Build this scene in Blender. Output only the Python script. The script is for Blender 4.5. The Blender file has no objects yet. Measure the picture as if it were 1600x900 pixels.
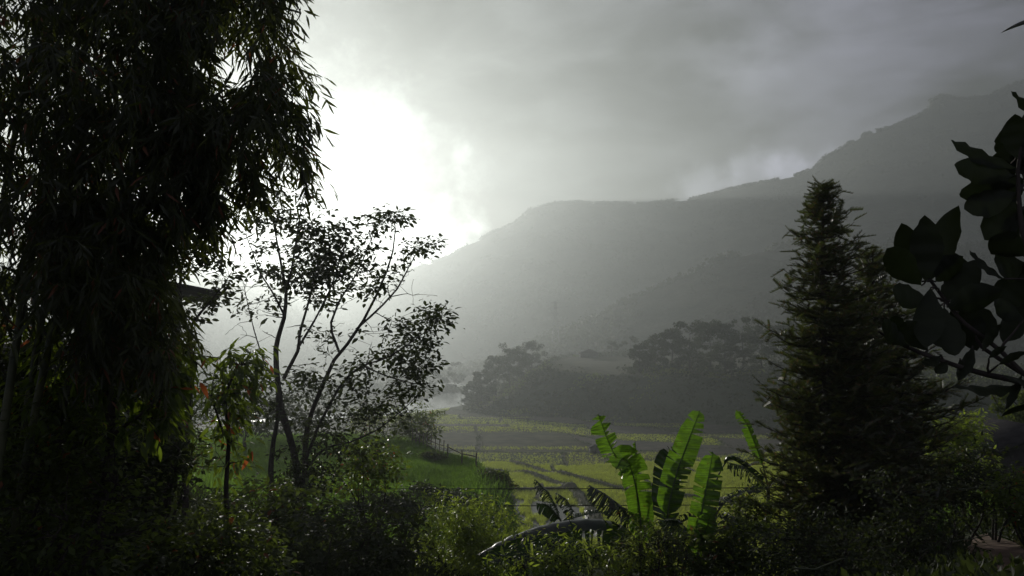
import bpy, math
import numpy as np
from mathutils import Vector

# ---------------------------------------------------------------- camera
FPX = 1256.0                      # focal length in photo pixels (1600 wide)
PITCH = math.atan(70 / FPX)
S = bpy.context.scene
COL = S.collection
cam_d = bpy.data.cameras.new("camera")
cam_d.sensor_width = 36.0
cam_d.lens = 36.0 * FPX / 1600.0
cam_d.clip_start = 0.05
cam_d.clip_end = 8000.0
cam = bpy.data.objects.new("camera", cam_d)
COL.objects.link(cam)
cam.location = (0, 0, 0)
cam.rotation_euler = (math.pi / 2 + PITCH, 0, 0)
S.camera = cam


def ray(px, py):
    u = (px - 800) / FPX
    v = (450 - py) / FPX
    c, s = math.cos(PITCH), math.sin(PITCH)
    return np.array([u, c - v * s, s + v * c])


def P(px, py, y):
    d = ray(px, py)
    return d * (y / d[1])


# ---------------------------------------------------------------- sun, sky, exposure
sd = ray(362, 328)
sd = sd / np.linalg.norm(sd)
SUN_EL = math.asin(sd[2])
SUN_AZ = math.atan2(sd[0], sd[1])      # clockwise from +Y
sun_d = bpy.data.lights.new("sun", 'SUN')
sun_d.energy = 5.0
sun_d.angle = math.radians(0.6)
sun_d.color = (1.0, 0.96, 0.88)
sun = bpy.data.objects.new("sun", sun_d)
COL.objects.link(sun)
sun.rotation_euler = Vector(sd).to_track_quat('Z', 'Y').to_euler()

W = bpy.data.worlds.new("World")
S.world = W
W.use_nodes = True
nt = W.node_tree
nt.nodes.clear()


class NG:
    """small helper to wire shader nodes"""
    def __init__(s, nt):
        s.nt = nt

    def n(s, t, **kw):
        nd = s.nt.nodes.new(t)
        for k, v in kw.items():
            if k.startswith('i_'):
                nd.inputs[int(k[2:]) if k[2:].isdigit() else k[2:].replace('_', ' ')].default_value = v
            else:
                setattr(nd, k, v)
        return nd

    def l(s, a, b):
        s.nt.links.new(a, b)

    def m(s, op, a, b=None, c=None, clamp=False):
        nd = s.nt.nodes.new('ShaderNodeMath')
        nd.operation = op
        nd.use_clamp = clamp
        for i, x in enumerate((a, b, c)):
            if x is None:
                continue
            if isinstance(x, (int, float)):
                nd.inputs[i].default_value = x
            else:
                s.nt.links.new(x, nd.inputs[i])
        return nd.outputs[0]

    def ss(s, x, lo, hi, a=0.0, b=1.0):
        nd = s.nt.nodes.new('ShaderNodeMapRange')
        nd.interpolation_type = 'SMOOTHSTEP'
        s.nt.links.new(x, nd.inputs[0])
        for i, v in enumerate((lo, hi, a, b)):
            nd.inputs[i + 1].default_value = v
        return nd.outputs[0]

    def mix(s, f, a, b, blend='MIX'):
        nd = s.nt.nodes.new('ShaderNodeMix')
        nd.data_type = 'RGBA'
        nd.blend_type = blend
        for sock, x in ((nd.inputs[0], f), (nd.inputs[6], a), (nd.inputs[7], b)):
            if isinstance(x, (int, float)):
                sock.default_value = x
            elif isinstance(x, tuple):
                sock.default_value = (x[0], x[1], x[2], 1.0)
            else:
                s.nt.links.new(x, sock)
        return nd.outputs[2]


SKY_STR = 0.1
g = NG(nt)
tc = g.n('ShaderNodeTexCoord')
vn = g.n('ShaderNodeVectorMath', operation='NORMALIZE')
g.l(tc.outputs['Generated'], vn.inputs[0])
V = vn.outputs[0]


def dotdir(d):
    nd = g.n('ShaderNodeVectorMath', operation='DOT_PRODUCT')
    g.l(V, nd.inputs[0])
    nd.inputs[1].default_value = tuple(d)
    return nd.outputs['Value']


sep = g.n('ShaderNodeSeparateXYZ')
g.l(V, sep.inputs[0])
cosang = g.m('MINIMUM', dotdir(sd), 0.999999)
ang = g.m('ARCCOSINE', cosang)                       # radians from the sun
# cloud deck seen in perspective
zz = g.m('ADD', g.m('MAXIMUM', sep.outputs[2], 0.0), 0.16)
cx = g.m('DIVIDE', sep.outputs[0], zz)
cy = g.m('DIVIDE', sep.outputs[1], zz)
cmb = g.n('ShaderNodeCombineXYZ')
g.l(cx, cmb.inputs[0]); g.l(cy, cmb.inputs[1])
n1 = g.n('ShaderNodeTexNoise', i_Scale=1.7, i_Detail=9.0, i_Roughness=0.56, i_Distortion=0.35)
g.l(cmb.outputs[0], n1.inputs['Vector'])
n2 = g.n('ShaderNodeTexNoise', i_Scale=5.0, i_Detail=8.0, i_Roughness=0.55, i_Distortion=0.4)
mpv = g.n('ShaderNodeMapping'); mpv.inputs['Rotation'].default_value = (0, math.radians(-28), 0); mpv.inputs['Scale'].default_value = (0.8, 1.0, 2.0)
g.l(V, mpv.inputs[0]); g.l(mpv.outputs[0], n2.inputs['Vector'])
# brightness of the overcast, falling away from the sun
def expf(scale, amp):
    return g.m('MULTIPLY', g.m('EXPONENT', g.m('MULTIPLY', ang, -1.0 / scale)), amp)
base = g.m('ADD', g.m('ADD', expf(0.04, 3.0), g.ss(ang, 1.0, 1.7, 0.05, 0.05)), 0.05)
var = g.m('ADD', g.ss(n1.outputs[0], 0.38, 0.64, 0.35, 1.6), g.ss(n2.outputs[0], 0.38, 0.66, -0.45, 0.9))
# the brightest parts are evenly blown out; relief shows away from the sun
lum = g.m('MULTIPLY', base, var)
# brighter breaks in the cloud low over the ridge
def gap(px, py, rad, amp, thr=0.46):
    d = ray(px, py); d = d / np.linalg.norm(d)
    a = g.m('ARCCOSINE', g.m('MINIMUM', dotdir(d), 0.999999))
    e = g.m('ADD', a, g.m('MULTIPLY', g.m('SUBTRACT', n3.outputs[0], 0.5), 0.03 + rad * 1.8))
    return g.m('MULTIPLY', g.ss(e, 0.0, rad, 1.0, 0.0), amp)
n3 = g.n('ShaderNodeTexNoise', i_Scale=13.0, i_Detail=9.0, i_Roughness=0.62)
g.l(V, n3.inputs['Vector'])
extra = None
for (a_, b_, r_, am_) in [(717, 243, 0.020, 0.5), (720, 248, 0.06, 0.18), (800, 235, 0.07, 0.08), (1090, 296, 0.05, 0.45), (1180, 280, 0.045, 0.35), (1245, 264, 0.04, 0.5), (1290, 245, 0.04, 0.3),
                          (1170, 120, 0.07, 0.10), (900, 190, 0.07, 0.06), (690, 372, 0.06, 0.8), (455, 300, 0.21, 0.7), (590, 340, 0.14, 0.4), (630, 372, 0.08, 1.0), (1430, 200, .06, .03)]:
    q = gap(a_, b_, r_, am_)
    extra = q if extra is None else g.m('ADD', extra, q)
lum = g.m('ADD', lum, extra)
tint = g.mix(g.ss(ang, 0.3, 0.85), (0.95, 1.0, 0.98), (0.88, 0.88, 1.2))
lc = g.n('ShaderNodeVectorMath', operation='SCALE')
g.l(tint, lc.inputs[0])
g.l(g.m('MULTIPLY', lum, 1.0 / SKY_STR), lc.inputs['Scale'])
sky = g.n('ShaderNodeTexSky', sky_type='NISHITA', sun_disc=False, sun_elevation=SUN_EL, sun_rotation=SUN_AZ, altitude=900.0,
          dust_density=3.0)
cover = g.ss(n1.outputs[0], 0.36, 0.46, 0.97, 0.99)
skc = g.mix(cover, sky.outputs[0], lc.outputs[0])
bg = g.n('ShaderNodeBackground', i_Strength=SKY_STR)
g.l(skc, bg.inputs[0])
wo = g.n('ShaderNodeOutputWorld')
g.l(bg.outputs[0], wo.inputs[0])
W.cycles.sampling_method = 'MANUAL'
W.cycles.sample_map_resolution = 1024

S.view_settings.view_transform = 'Standard'
S.view_settings.look = 'None'
S.view_settings.gamma = 1.0
S.view_settings.use_curve_mapping = False
S.view_settings.exposure = 1.03
S.render.engine = 'CYCLES'
S.cycles.use_denoising = True
S.cycles.max_bounces = 6
S.cycles.diffuse_bounces = 2
S.cycles.glossy_bounces = 2
S.cycles.transmission_bounces = 4
S.cycles.transparent_max_bounces = 4
S.cycles.volume_bounces = 1
S.cycles.sample_clamp_indirect = 4.0

HAZE_DENSITY = 0.0012
HAZE_G = 0.68

# ---------------------------------------------------------------- helpers
rng = np.random.default_rng(7)


def nrm(v):
    v = np.asarray(v, float)
    return v / np.maximum(np.linalg.norm(v, axis=-1, keepdims=True), 1e-9)


def smooth(x, lo, hi):
    t = np.clip((np.asarray(x, float) - lo) / (hi - lo), 0, 1)
    return t * t * (3 - 2 * t)


def _h(ix, iy, seed):
    n = (ix.astype(np.int64) * 374761393 + iy.astype(np.int64) * 668265263 + seed * 1274126177) & 0xFFFFFFFF
    n = ((n ^ (n >> 13)) * 1274126177) & 0xFFFFFFFF
    return ((n ^ (n >> 16)) & 0xFFFF) / 65535.0


def vnoise(x, y, seed=0):
    x = np.asarray(x, float); y = np.asarray(y, float)
    ix = np.floor(x); iy = np.floor(y)
    fx = x - ix; fy = y - iy
    fx = fx * fx * (3 - 2 * fx); fy = fy * fy * (3 - 2 * fy)
    a = _h(ix, iy, seed); b = _h(ix + 1, iy, seed); c = _h(ix, iy + 1, seed); d = _h(ix + 1, iy + 1, seed)
    return (a * (1 - fx) + b * fx) * (1 - fy) + (c * (1 - fx) + d * fx) * fy - 0.5


def fbm(x, y, seed=0, oct=4):
    r = 0; a = 1.0
    for k in range(oct):
        r = r + a * vnoise(x * 2 ** k, y * 2 ** k, seed + k * 17)
        a *= 0.5
    return r


class MB:
    """collects triangles and quads with material slots, links them as ONE mesh object"""
    def __init__(s):
        s.v = []; s.q = []; s.qm = []; s.nv = 0

    def add(s, verts, faces, mat=0):
        verts = np.asarray(verts, np.float32).reshape(-1, 3)
        faces = np.asarray(faces, np.int32)
        if faces.shape[1] == 3:
            faces = np.concatenate([faces, -np.ones((len(faces), 1), np.int32) - s.nv], 1)
        s.v.append(verts); s.q.append(faces + s.nv); s.nv += len(verts)
        m = np.asarray(mat)
        s.qm.append(np.full(len(faces), mat, np.int32) if m.ndim == 0 else m.astype(np.int32))

    def build(s, name, mats, parent=None, loc=(0, 0, 0), smooth_shade=True):
        me = bpy.data.meshes.new(name)
        V_ = np.concatenate(s.v) - np.asarray(loc, np.float32); F = np.concatenate(s.q)
        tri = F[:, 3] < 0
        cnt = np.where(tri, 3, 4).astype(np.int32)
        start = np.concatenate([[0], np.cumsum(cnt)[:-1]]).astype(np.int32)
        flat = F.reshape(-1)
        keep = np.ones(len(F) * 4, bool); keep[3::4] = ~tri
        loops = flat[keep].astype(np.int32)
        me.vertices.add(len(V_)); me.vertices.foreach_set("co", V_.astype(np.float32).ravel())
        me.loops.add(len(loops)); me.loops.foreach_set("vertex_index", loops)
        me.polygons.add(len(F)); me.polygons.foreach_set("loop_start", start)
        me.polygons.foreach_set("loop_total", cnt)
        me.polygons.foreach_set("material_index", np.concatenate(s.qm))
        if smooth_shade:
            me.polygons.foreach_set("use_smooth", np.ones(len(F), bool))
        for m in (mats if isinstance(mats, (list, tuple)) else [mats]):
            me.materials.append(m)
        me.update(calc_edges=True)
        o = bpy.data.objects.new(name, me)
        COL.objects.link(o)
        if parent is not None:
            o.parent = parent
        else:
            o.location = loc
        return o


def tag(o, label=None, cat=None, group=None, kind=None):
    if label: o['label'] = label
    if cat: o['category'] = cat
    if group: o['group'] = group
    if kind: o['kind'] = kind
    return o


def thing(name, loc, label, cat, group=None):
    o = bpy.data.objects.new(name, None)
    o.empty_display_size = 0.3
    o.location = loc
    COL.objects.link(o)
    return tag(o, label, cat, group)


def part(name, mb, mats, root, smooth_shade=True):
    return mb.build(name, mats, root, loc=tuple(root_world(root)), smooth_shade=smooth_shade)


def root_world(o):
    v = Vector((0, 0, 0))
    while o is not None:
        v = v + o.location
        o = o.parent
    return v


def tube(mb, pts, rad, k=6, mat=0, cap=True):
    pts = np.asarray(pts, float)
    n = len(pts)
    rad = np.broadcast_to(np.asarray(rad, float), (n,))
    t = np.gradient(pts, axis=0); t = nrm(t)
    ref = np.array([0, 0, 1.0]) if abs(t[0][2]) < 0.9 else np.array([1.0, 0, 0])
    s_ = nrm(np.cross(t[0], ref))
    rows = []
    for i in range(n):
        s_ = nrm(s_ - t[i] * np.dot(s_, t[i]))
        u_ = np.cross(t[i], s_)
        a = np.arange(k) * 2 * math.pi / k
        rows.append(pts[i] + rad[i] * (np.cos(a)[:, None] * s_ + np.sin(a)[:, None] * u_))
    v = np.concatenate(rows)
    i = np.arange(n - 1)[:, None] * k; j = np.arange(k)[None, :]; j2 = (j + 1) % k
    f = np.stack([i + j, i + j2, i + k + j2, i + k + j], -1).reshape(-1, 4)
    mb.add(v, f, mat)
    if cap and k >= 4:
        for row, flip in ((0, 1), (n - 1, 0)):
            c = pts[row]
            vv = np.concatenate([rows[row], c[None]])
            ff = [[a2, (a2 + 1) % k, k] if not flip else [(a2 + 1) % k, a2, k] for a2 in range(k)]
            mb.add(vv, ff, mat)


def box(mb, lo, hi, mat=0, rotz=0.0, cen=None):
    x0, y0, z0 = lo; x1, y1, z1 = hi
    v = np.array([[x0, y0, z0], [x1, y0, z0], [x1, y1, z0], [x0, y1, z0], [x0, y0, z1], [x1, y0, z1], [x1, y1, z1], [x0, y1, z1]], float)
    if rotz:
        c = np.array(cen if cen is not None else [(x0 + x1) / 2, (y0 + y1) / 2]);
        d = v[:, :2] - c
        cs, sn = math.cos(rotz), math.sin(rotz)
        v[:, 0] = c[0] + d[:, 0] * cs - d[:, 1] * sn
        v[:, 1] = c[1] + d[:, 0] * sn + d[:, 1] * cs
    mb.add(v, [[0, 3, 2, 1], [4, 5, 6, 7], [0, 1, 5, 4], [1, 2, 6, 5], [2, 3, 7, 6], [3, 0, 4, 7]], mat)


def leaf_tpl(n=3, w=0.2, peak=0.4, fold=0.25, droop=0.15, p=0.8):
    """unit-length leaf along +Y, normal +Z; midrib with two folded half blades"""
    t = np.linspace(0, 1, n + 2)
    mid = np.stack([0 * t, t, -droop * t ** 2], 1)
    inner = t[1:-1]
    ww = w * np.sin(math.pi * inner ** (math.log(0.5) / math.log(peak))) ** p
    L = np.stack([-ww, inner, -droop * inner ** 2 + fold * ww], 1)
    R = L * [-1, 1, 1]
    v = np.concatenate([mid, L, R])
    m = n + 2
    f = []
    for side, o in ((0, m), (1, m + n)):
        q = [[0, 1, o, -9]]
        for i in range(n - 1):
            q.append([1 + i, 2 + i, o + i + 1, o + i])
        q.append([n, n + 1, o + n - 1, -9])
        for a in q:
            if side == 0 and a[3] >= 0: a = [a[0], a[3], a[2], a[1]][:4]
            elif side == 0: a = [a[0], a[2], a[1], -9]
            f.append(a)
    return v, np.array(f)


def inst(mb, tpl, pos, d, nml, sc, mat=0):
    """stamp a template at many places into one mesh builder"""
    tv, tf = tpl
    pos = np.asarray(pos, float); N = len(pos)
    if N == 0: return
    d = nrm(d)
    side = nrm(np.cross(d, nml)); up = np.cross(side, d)
    sc = np.broadcast_to(np.asarray(sc, float), (N,))[:, None, None]
    v = (tv[None, :, 0:1] * side[:, None, :] + tv[None, :, 1:2] * d[:, None, :] + tv[None, :, 2:3] * up[:, None, :]) * sc + pos[:, None, :]
    M = len(tv)
    f = tf[None] + np.zeros((N, 1, 1), int)
    neg = tf[None, :, :] < 0
    f = f + (np.arange(N) * M)[:, None, None]
    f = f.reshape(-1, 4).astype(np.int64)
    negf = np.broadcast_to(neg, (N,) + tf.shape).reshape(-1, 4)
    f[negf] = -10 ** 9
    s = mb
    s.v.append(v.reshape(-1, 3).astype(np.float32))
    f = f + s.nv
    f[negf] = -1
    s.q.append(f.astype(np.int32)); s.nv += N * M
    m = np.asarray(mat)
    if m.ndim == 0:
        s.qm.append(np.full(len(f), mat, np.int32))
    else:
        s.qm.append(np.repeat(m, len(tf)).astype(np.int32))


def rdir(n, rg=None):
    rg = rg or rng
    return nrm(rg.normal(size=(n, 3)))


# ---------------------------------------------------------------- materials
def mat_new(name):
    m = bpy.data.materials.new(name)
    m.use_nodes = True
    m.node_tree.nodes.clear()
    return m, NG(m.node_tree)


def leaf_mat(name, c1, c2, trans, tmix=0.45, rough=0.38, spec=0.5, odd=None, oddp=0.0):
    """thin leaf: reflecting front, light shining through, each leaf a little different"""
    m, g = mat_new(name)
    geo = g.n('ShaderNodeNewGeometry')
    rnd = geo.outputs['Random Per Island']
    col = g.mix(rnd, c1, c2)
    tcol = g.mix(rnd, trans, tuple(x * 0.55 for x in trans))
    if odd:
        f = g.m('GREATER_THAN', g.m('FRACT', g.m('MULTIPLY', rnd, 37.7)), 1 - oddp)
        col = g.mix(f, col, odd)
        tcol = g.mix(f, tcol, tuple(min(1, x * 2.0) for x in odd))
    pb = g.n('ShaderNodeBsdfPrincipled', i_Roughness=rough)
    pb.inputs['Specular IOR Level'].default_value = spec
    g.l(col, pb.inputs['Base Color'])
    tr = g.n('ShaderNodeBsdfTranslucent')
    g.l(tcol, tr.inputs[0])
    ms = g.n('ShaderNodeMixShader', i_0=tmix)
    g.l(pb.outputs[0], ms.inputs[1]); g.l(tr.outputs[0], ms.inputs[2])
    o = g.n('ShaderNodeOutputMaterial')
    g.l(ms.outputs[0], o.inputs[0])
    return m


def solid_mat(name, c1, c2, scale=4.0, rough=0.85, bump=0.3, stretch=(1, 1, 1), bdist=0.02, spec=0.3):
    m, g = mat_new(name)
    tc = g.n('ShaderNodeTexCoord')
    mp = g.n('ShaderNodeMapping')
    mp.inputs['Scale'].default_value = stretch
    g.l(tc.outputs['Object'], mp.inputs[0])
    nz = g.n('ShaderNodeTexNoise', i_Scale=scale, i_Detail=6.0, i_Roughness=0.65)
    g.l(mp.outputs[0], nz.inputs['Vector'])
    f = g.ss(nz.outputs[0], 0.3, 0.7)
    pb = g.n('ShaderNodeBsdfPrincipled', i_Roughness=rough)
    pb.inputs['Specular IOR Level'].default_value = spec
    g.l(g.mix(f, c1, c2), pb.inputs['Base Color'])
    if bump:
        b = g.n('ShaderNodeBump', i_Strength=bump, i_Distance=bdist)
        g.l(nz.outputs[0], b.inputs['Height'])
        g.l(b.outputs[0], pb.inputs['Normal'])
    o = g.n('ShaderNodeOutputMaterial')
    g.l(pb.outputs[0], o.inputs[0])
    return m


M = dict(
    bark=solid_mat('bark', (0.05, 0.04, 0.03), (0.12, 0.10, 0.08), 9, 0.9, 0.6, (1, 1, 0.25)),
    darkbark=solid_mat('dark_bark', (0.02, 0.017, 0.013), (0.06, 0.05, 0.04), 9, 0.9, 0.5, (1, 1, 0.3)),
    soil=solid_mat('soil', (0.06, 0.045, 0.03), (0.13, 0.10, 0.07), 0.9, 0.95, 0.5, bdist=0.1),
    slope=solid_mat('grassy_slope', (0.022, 0.032, 0.012), (0.06, 0.075, 0.028), 0.7, 0.95, 0.7, bdist=0.25),
    bank=solid_mat('overgrown_bank', (0.03, 0.045, 0.016), (0.07, 0.085, 0.03), 1.3, 0.95, 0.7, bdist=0.3),
    rice=solid_mat('rice_field', (0.03, 0.045, 0.014), (0.065, 0.085, 0.025), 0.35, 0.95, 0.4, bdist=0.1, spec=0.05),
    mud=solid_mat('field_mud', (0.045, 0.042, 0.032), (0.085, 0.075, 0.058), 0.3, 0.9, 0.6, bdist=0.15, spec=0.08),
    stubble=solid_mat('stubble', (0.04, 0.045, 0.022), (0.085, 0.085, 0.042), 0.25, 0.95, 0.6, bdist=0.15, spec=0.05),
    bund=solid_mat('field_bund', (0.05, 0.055, 0.025), (0.11, 0.095, 0.06), 0.8, 0.95, 0.5, bdist=0.1),
    forest=solid_mat('forest_floor', (0.018, 0.028, 0.012), (0.05, 0.06, 0.028), 0.02, 0.95, 0.9, bdist=8.0),
    slopes=solid_mat('mountain_slope', (0.012, 0.02, 0.01), (0.085, 0.085, 0.05), 0.012, 0.95, 1.0, (1, 1, 2.5), bdist=14.0, spec=0.05),
    wet=solid_mat('flooded_paddy', (0.03, 0.035, 0.03), (0.06, 0.06, 0.05), 0.8, 0.42, 0.3, bdist=0.08, spec=0.35),
    path=solid_mat('earth_path', (0.13, 0.085, 0.055), (0.24, 0.17, 0.12), 3.0, 0.9, 0.5, bdist=0.04),
)


# ---------------------------------------------------------------- terrain heights
TA = np.array([-1.3, -0.75, -0.45, -0.3, -0.2, -0.12, -0.08, -0.045, -0.01, 0.03, 0.1, 0.2, 0.32, 0.45, 0.6, 0.75, 1.3])
YS = np.array([-20, 0, 8, 14, 20, 30, 40, 45, 52, 58, 64, 75, 90, 120.0])
ZT = np.array([
    # -20   0    8     14    20    30    40    45    52    58    64    75   90   120
    [-1.7, -1.7, -2.2, -2.8, -3.2, -4.0, -5.0, -5.5, -6.0, -6.4, -6.8, -8, -12, -22],
    [-1.7, -1.7, -2.4, -3.1, -3.6, -4.8, -6.0, -6.4, -6.9, -7.2, -7.6, -9, -14, -26],
    [-1.7, -1.7, -2.7, -3.6, -4.2, -5.5, -6.6, -7.0, -7.4, -7.7, -8.0, -11, -18, -34],
    [-1.7, -1.7, -2.9, -3.9, -4.7, -6.0, -7.0, -7.3, -7.6, -7.8, -8.1, -13, -22, -34],
    [-1.7, -1.7, -3.1, -4.3, -5.2, -6.5, -7.2, -7.5, -7.7, -7.9, -8.2, -15, -24, -36],
    [-1.7, -1.7, -3.2, -4.6, -5.7, -6.9, -7.5, -7.6, -7.8, -8.0, -8.4, -17, -26, -36],
    [-1.7, -1.7, -3.3, -4.8, -6.0, -7.3, -7.8, -7.9, -8.1, -8.7, -12.5, -21, -30, -40],
    [-1.7, -1.7, -3.3, -4.9, -6.4, -7.8, -7.7, -7.8, -8.2, -12.0, -18, -26, -32, -40],
    [-1.7, -1.7, -3.4, -5.1, -7.0, -8.9, -7.9, -8.1, -12.5, -18.5, -23, -28, -32, -40],
    [-1.7, -1.7, -3.4, -5.2, -7.6, -11, -14, -16.5, -19.5, -22, -24, -28, -32, -40],
    [-1.7, -1.7, -3.4, -5.2, -8.0, -12, -16, -18, -20.5, -22.5, -25, -28, -32, -40],
    [-1.7, -1.7, -3.3, -5.0, -7.6, -12, -16, -18, -20.5, -22.5, -25, -28, -32, -40],
    [-1.7, -1.7, -3.1, -4.7, -6.6, -9.5, -13, -15.5, -19, -21.5, -24, -28, -32, -40],
    [-1.7, -1.7, -2.9, -4.3, -5.5, -7.5, -10, -12, -15, -18, -21, -26, -32, -40],
    [-1.7, -1.7, -2.7, -3.9, -4.8, -6.2, -8.0, -9.5, -12, -15, -18, -23, -30, -40],
    [-1.7, -1.7, -2.5, -3.6, -4.4, -5.5, -7.0, -8.0, -10, -12, -15, -19, -27, -38],
    [-1.7, -1.7, -2.2, -3.0, -3.6, -4.5, -5.5, -6.2, -7.2, -8.5, -10, -13, -20, -34],
])


def near_h(x, y):
    a = x / np.maximum(y + 25.0, 1.0) * 1.0
    # columns are stored by x / y; convert for nearby rows so the slope stays smooth
    a = np.where(y > 6, x / np.maximum(y, 6.0), x / 6.0 * smooth(y, -20, 6) ** 0.0)
    a = np.clip(a, -1.299, 1.299)
    y = np.clip(y, -20, 119.9)
    i = np.clip(np.searchsorted(TA, a) - 1, 0, len(TA) - 2)
    j = np.clip(np.searchsorted(YS, y) - 1, 0, len(YS) - 2)
    u = (a - TA[i]) / (TA[i + 1] - TA[i]); v = (y - YS[j]) / (YS[j + 1] - YS[j])
    u = u * u * (3 - 2 * u)
    return (ZT[i, j] * (1 - u) + ZT[i + 1, j] * u) * (1 - v) + (ZT[i, j + 1] * (1 - u) + ZT[i + 1, j + 1] * u) * v


RIVER = np.array([[-300, 215], [-170, 235], [-90, 275], [-58, 305], [-42, 332], [-30, 362], [-22, 400], [-20, 450], [-60, 520]], float)
PLAT = np.array([[-14, 305], [-19, 345], [-14, 420], [40, 470], [330, 430], [330, 200], [200, 205], [110, 232], [75, 250], [30, 272], [0, 287]], float)


def seg_dist(x, y, poly, closed):
    d = np.full(np.shape(x), 1e9)
    n = len(poly)
    for k in range(n if closed else n - 1):
        a = poly[k]; b = poly[(k + 1) % n]
        ab = b - a
        t = np.clip(((x - a[0]) * ab[0] + (y - a[1]) * ab[1]) / (ab @ ab), 0, 1)
        d = np.minimum(d, np.hypot(x - a[0] - t * ab[0], y - a[1] - t * ab[1]))
    return d


def inside(x, y, poly):
    r = np.zeros(np.shape(x), bool)
    n = len(poly)
    for k in range(n):
        a = poly[k]; b = poly[(k + 1) % n]
        c = ((a[1] > y) != (b[1] > y)) & (x < (b[0] - a[0]) * (y - a[1]) / (b[1] - a[1] + 1e-12) + a[0])
        r ^= c
    return r


STEP = 0.8
PATH_A = np.array([[-8, 142], [-2.2, 140], [3.2, 133], [6.9, 124], [9, 113], [9.6, 102], [9.4, 90], [10, 80]], float)
PATH_B = np.array([[0, 150], [4, 143], [8.5, 133], [15.4, 121], [22, 112], [33, 104], [44, 101]], float)
PATH_C = np.array([[-4, 118], [1, 115], [8.5, 116]], float)


def ground_info(x, y):
    """height, and region codes: 0 slope 1 bank 2 rice 3 mud 4 stubble 5 bund 6 plateau 7 river bed 8 grass terrace 9 path"""
    x = np.asarray(x, float); y = np.asarray(y, float)
    N_ = near_h(x, y) + 0.25 * fbm(x / 4, y / 4, 3) * smooth(y, 2, 12)
    wob = 2.2 * fbm(x / 75 + 3.1, y / 75, 11, 3)
    f = -21.4 - 9.2 * smooth(y, 85, 345) + wob - 0.006 * x
    lev = np.floor(f / STEP); fr = f / STEP - lev
    V_ = lev * STEP + STEP * smooth(fr, 0.93, 1.0) + 0.45 * smooth(fr, 0.84, 0.90) * smooth(fr, 0.99, 0.93) + 0.05 * fbm(x / 3, y / 3, 5, 2)
    bundm = (fr > 0.87) | (fr < 0.03)
    # cross bunds
    cell = np.floor((x + 14 * vnoise(lev * 3.3, y * 0 + 1.7, 9) + 5 * vnoise(x / 20, y / 20, 4)) / 24 + lev * 0.37)
    cfr = (x + 14 * vnoise(lev * 3.3, y * 0 + 1.7, 9) + 5 * vnoise(x / 20, y / 20, 4)) / 24 + lev * 0.37 - cell
    cb = cfr < 0.035
    V_ = V_ + 0.22 * cb * (~bundm)
    bundm = bundm | cb
    kind = _h(lev, cell, 5)
    code = np.where(y < 150, 2, np.where(kind < 0.36, 2, np.where(kind < 0.7, 4, 3)))
    near_dark = (y > 150) & (y < 190) & (kind > 0.2)
    code = np.where(near_dark, np.where(kind > 0.6, 3, 4), code)
    code = np.where(bundm, 5, code)
    for poly_, wd_ in ((PATH_A, 0.9), (PATH_B, 0.8), (PATH_C, 0.7)):
        dp_ = seg_dist(x, y, poly_, False) + 0.5 * vnoise(x / 2.5, y / 2.5, 7)
        V_ = V_ + 0.55 * smooth(dp_, wd_ * 1.3, wd_ * 0.5)
        code = np.where(dp_ < wd_, 5, code)
    wet = (x > -3) & (x < 9.2 - 0.03 * (y - 95)) & (y > 82) & (y < 105 + 2 * vnoise(x / 3, y * 0, 2)) & (code != 5)
    code = np.where(wet, 10, code)
    # plateau
    dist = seg_dist(x, y, PLAT, True)
    ins = inside(x, y, PLAT)
    sdp = np.where(ins, dist, -dist) + 3.0 * fbm(x / 18, y / 18, 21, 3)
    top = -15.0 + 0.018 * (y - 300) + 0.5 * fbm(x / 30, y / 30, 8)
    step2 = np.floor(top / 1.0) * 1.0
    k = smooth(sdp, -3, 19 + 26 * smooth(x, 60, 0) + 8 * vnoise(x / 25, y / 25, 6))
    Zp = V_ * (1 - k) + (top) * k
    Z = np.where(sdp > -3, Zp, V_)
    code = np.where(sdp > -3, np.where(k < 0.985, 6, 4), code)
    # river
    dr = seg_dist(x, y, RIVER, False)
    bed = smooth(dr, 17, 10)
    Z = Z - 0.0
    Z = np.where((dr < 17) & (sdp < 2), Z * (1 - bed) + (-32.6) * bed, Z)
    code = np.where((dr < 15) & (sdp < 2), 7, code)
    # far valley floor
    far = smooth(y, 470, 640)
    Z = Z * (1 - far) + (-30) * far
    code = np.where(y > 430, 6, code)
    # near slope wins where it is higher
    nz = N_ > Z
    dd = N_ - Z
    H = np.where(dd > 1.5, N_, np.where(dd < -1.5, Z, Z + (dd + 1.5) ** 2 / 6.0))
    terr = (x / np.maximum(y, 5) < -0.045) & (x / np.maximum(y, 5) > -0.5) & (y > 36) & (y < 61)
    ncode = np.where(terr, 8, np.where(y > 24, 1, 0))
    code = np.where(nz, ncode, code)
    # dirt path at the right foreground
    pth = np.abs(x - (7.9 + 0.45 * np.sin(y / 2.1) + (y - 13) * 0.35)) < 0.55
    code = np.where(pth & (y > 9) & (y < 18), 9, code)
    return H, code, kind


def G(x, y):
    return float(ground_info(np.array([x]), np.array([y]))[0][0])


def Gs(x, y):
    return ground_info(x, y)[0]


# ---------------------------------------------------------------- ground sheet
ys = np.concatenate([np.linspace(-20, 10, 25), np.linspace(10.3, 30, 66), np.linspace(30.5, 75, 90), np.linspace(75.5, 350, 560),
                     np.linspace(351.5, 480, 90), np.linspace(490, 900, 30), np.array([1100, 1300, 1590.])])
ta = np.concatenate([np.linspace(-1.6, -0.75, 30)[:-1], np.linspace(-0.75, 0.75, 620), np.linspace(0.75, 1.6, 30)[1:]])
AA, YY = np.meshgrid(ta, ys)
XX = AA * (np.minimum(YY, 560) + 25)
H, CODE, KIND = ground_info(XX.ravel(), YY.ravel())
nr, nc = len(ys), len(ta)
H = H.reshape(nr, nc)
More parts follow.
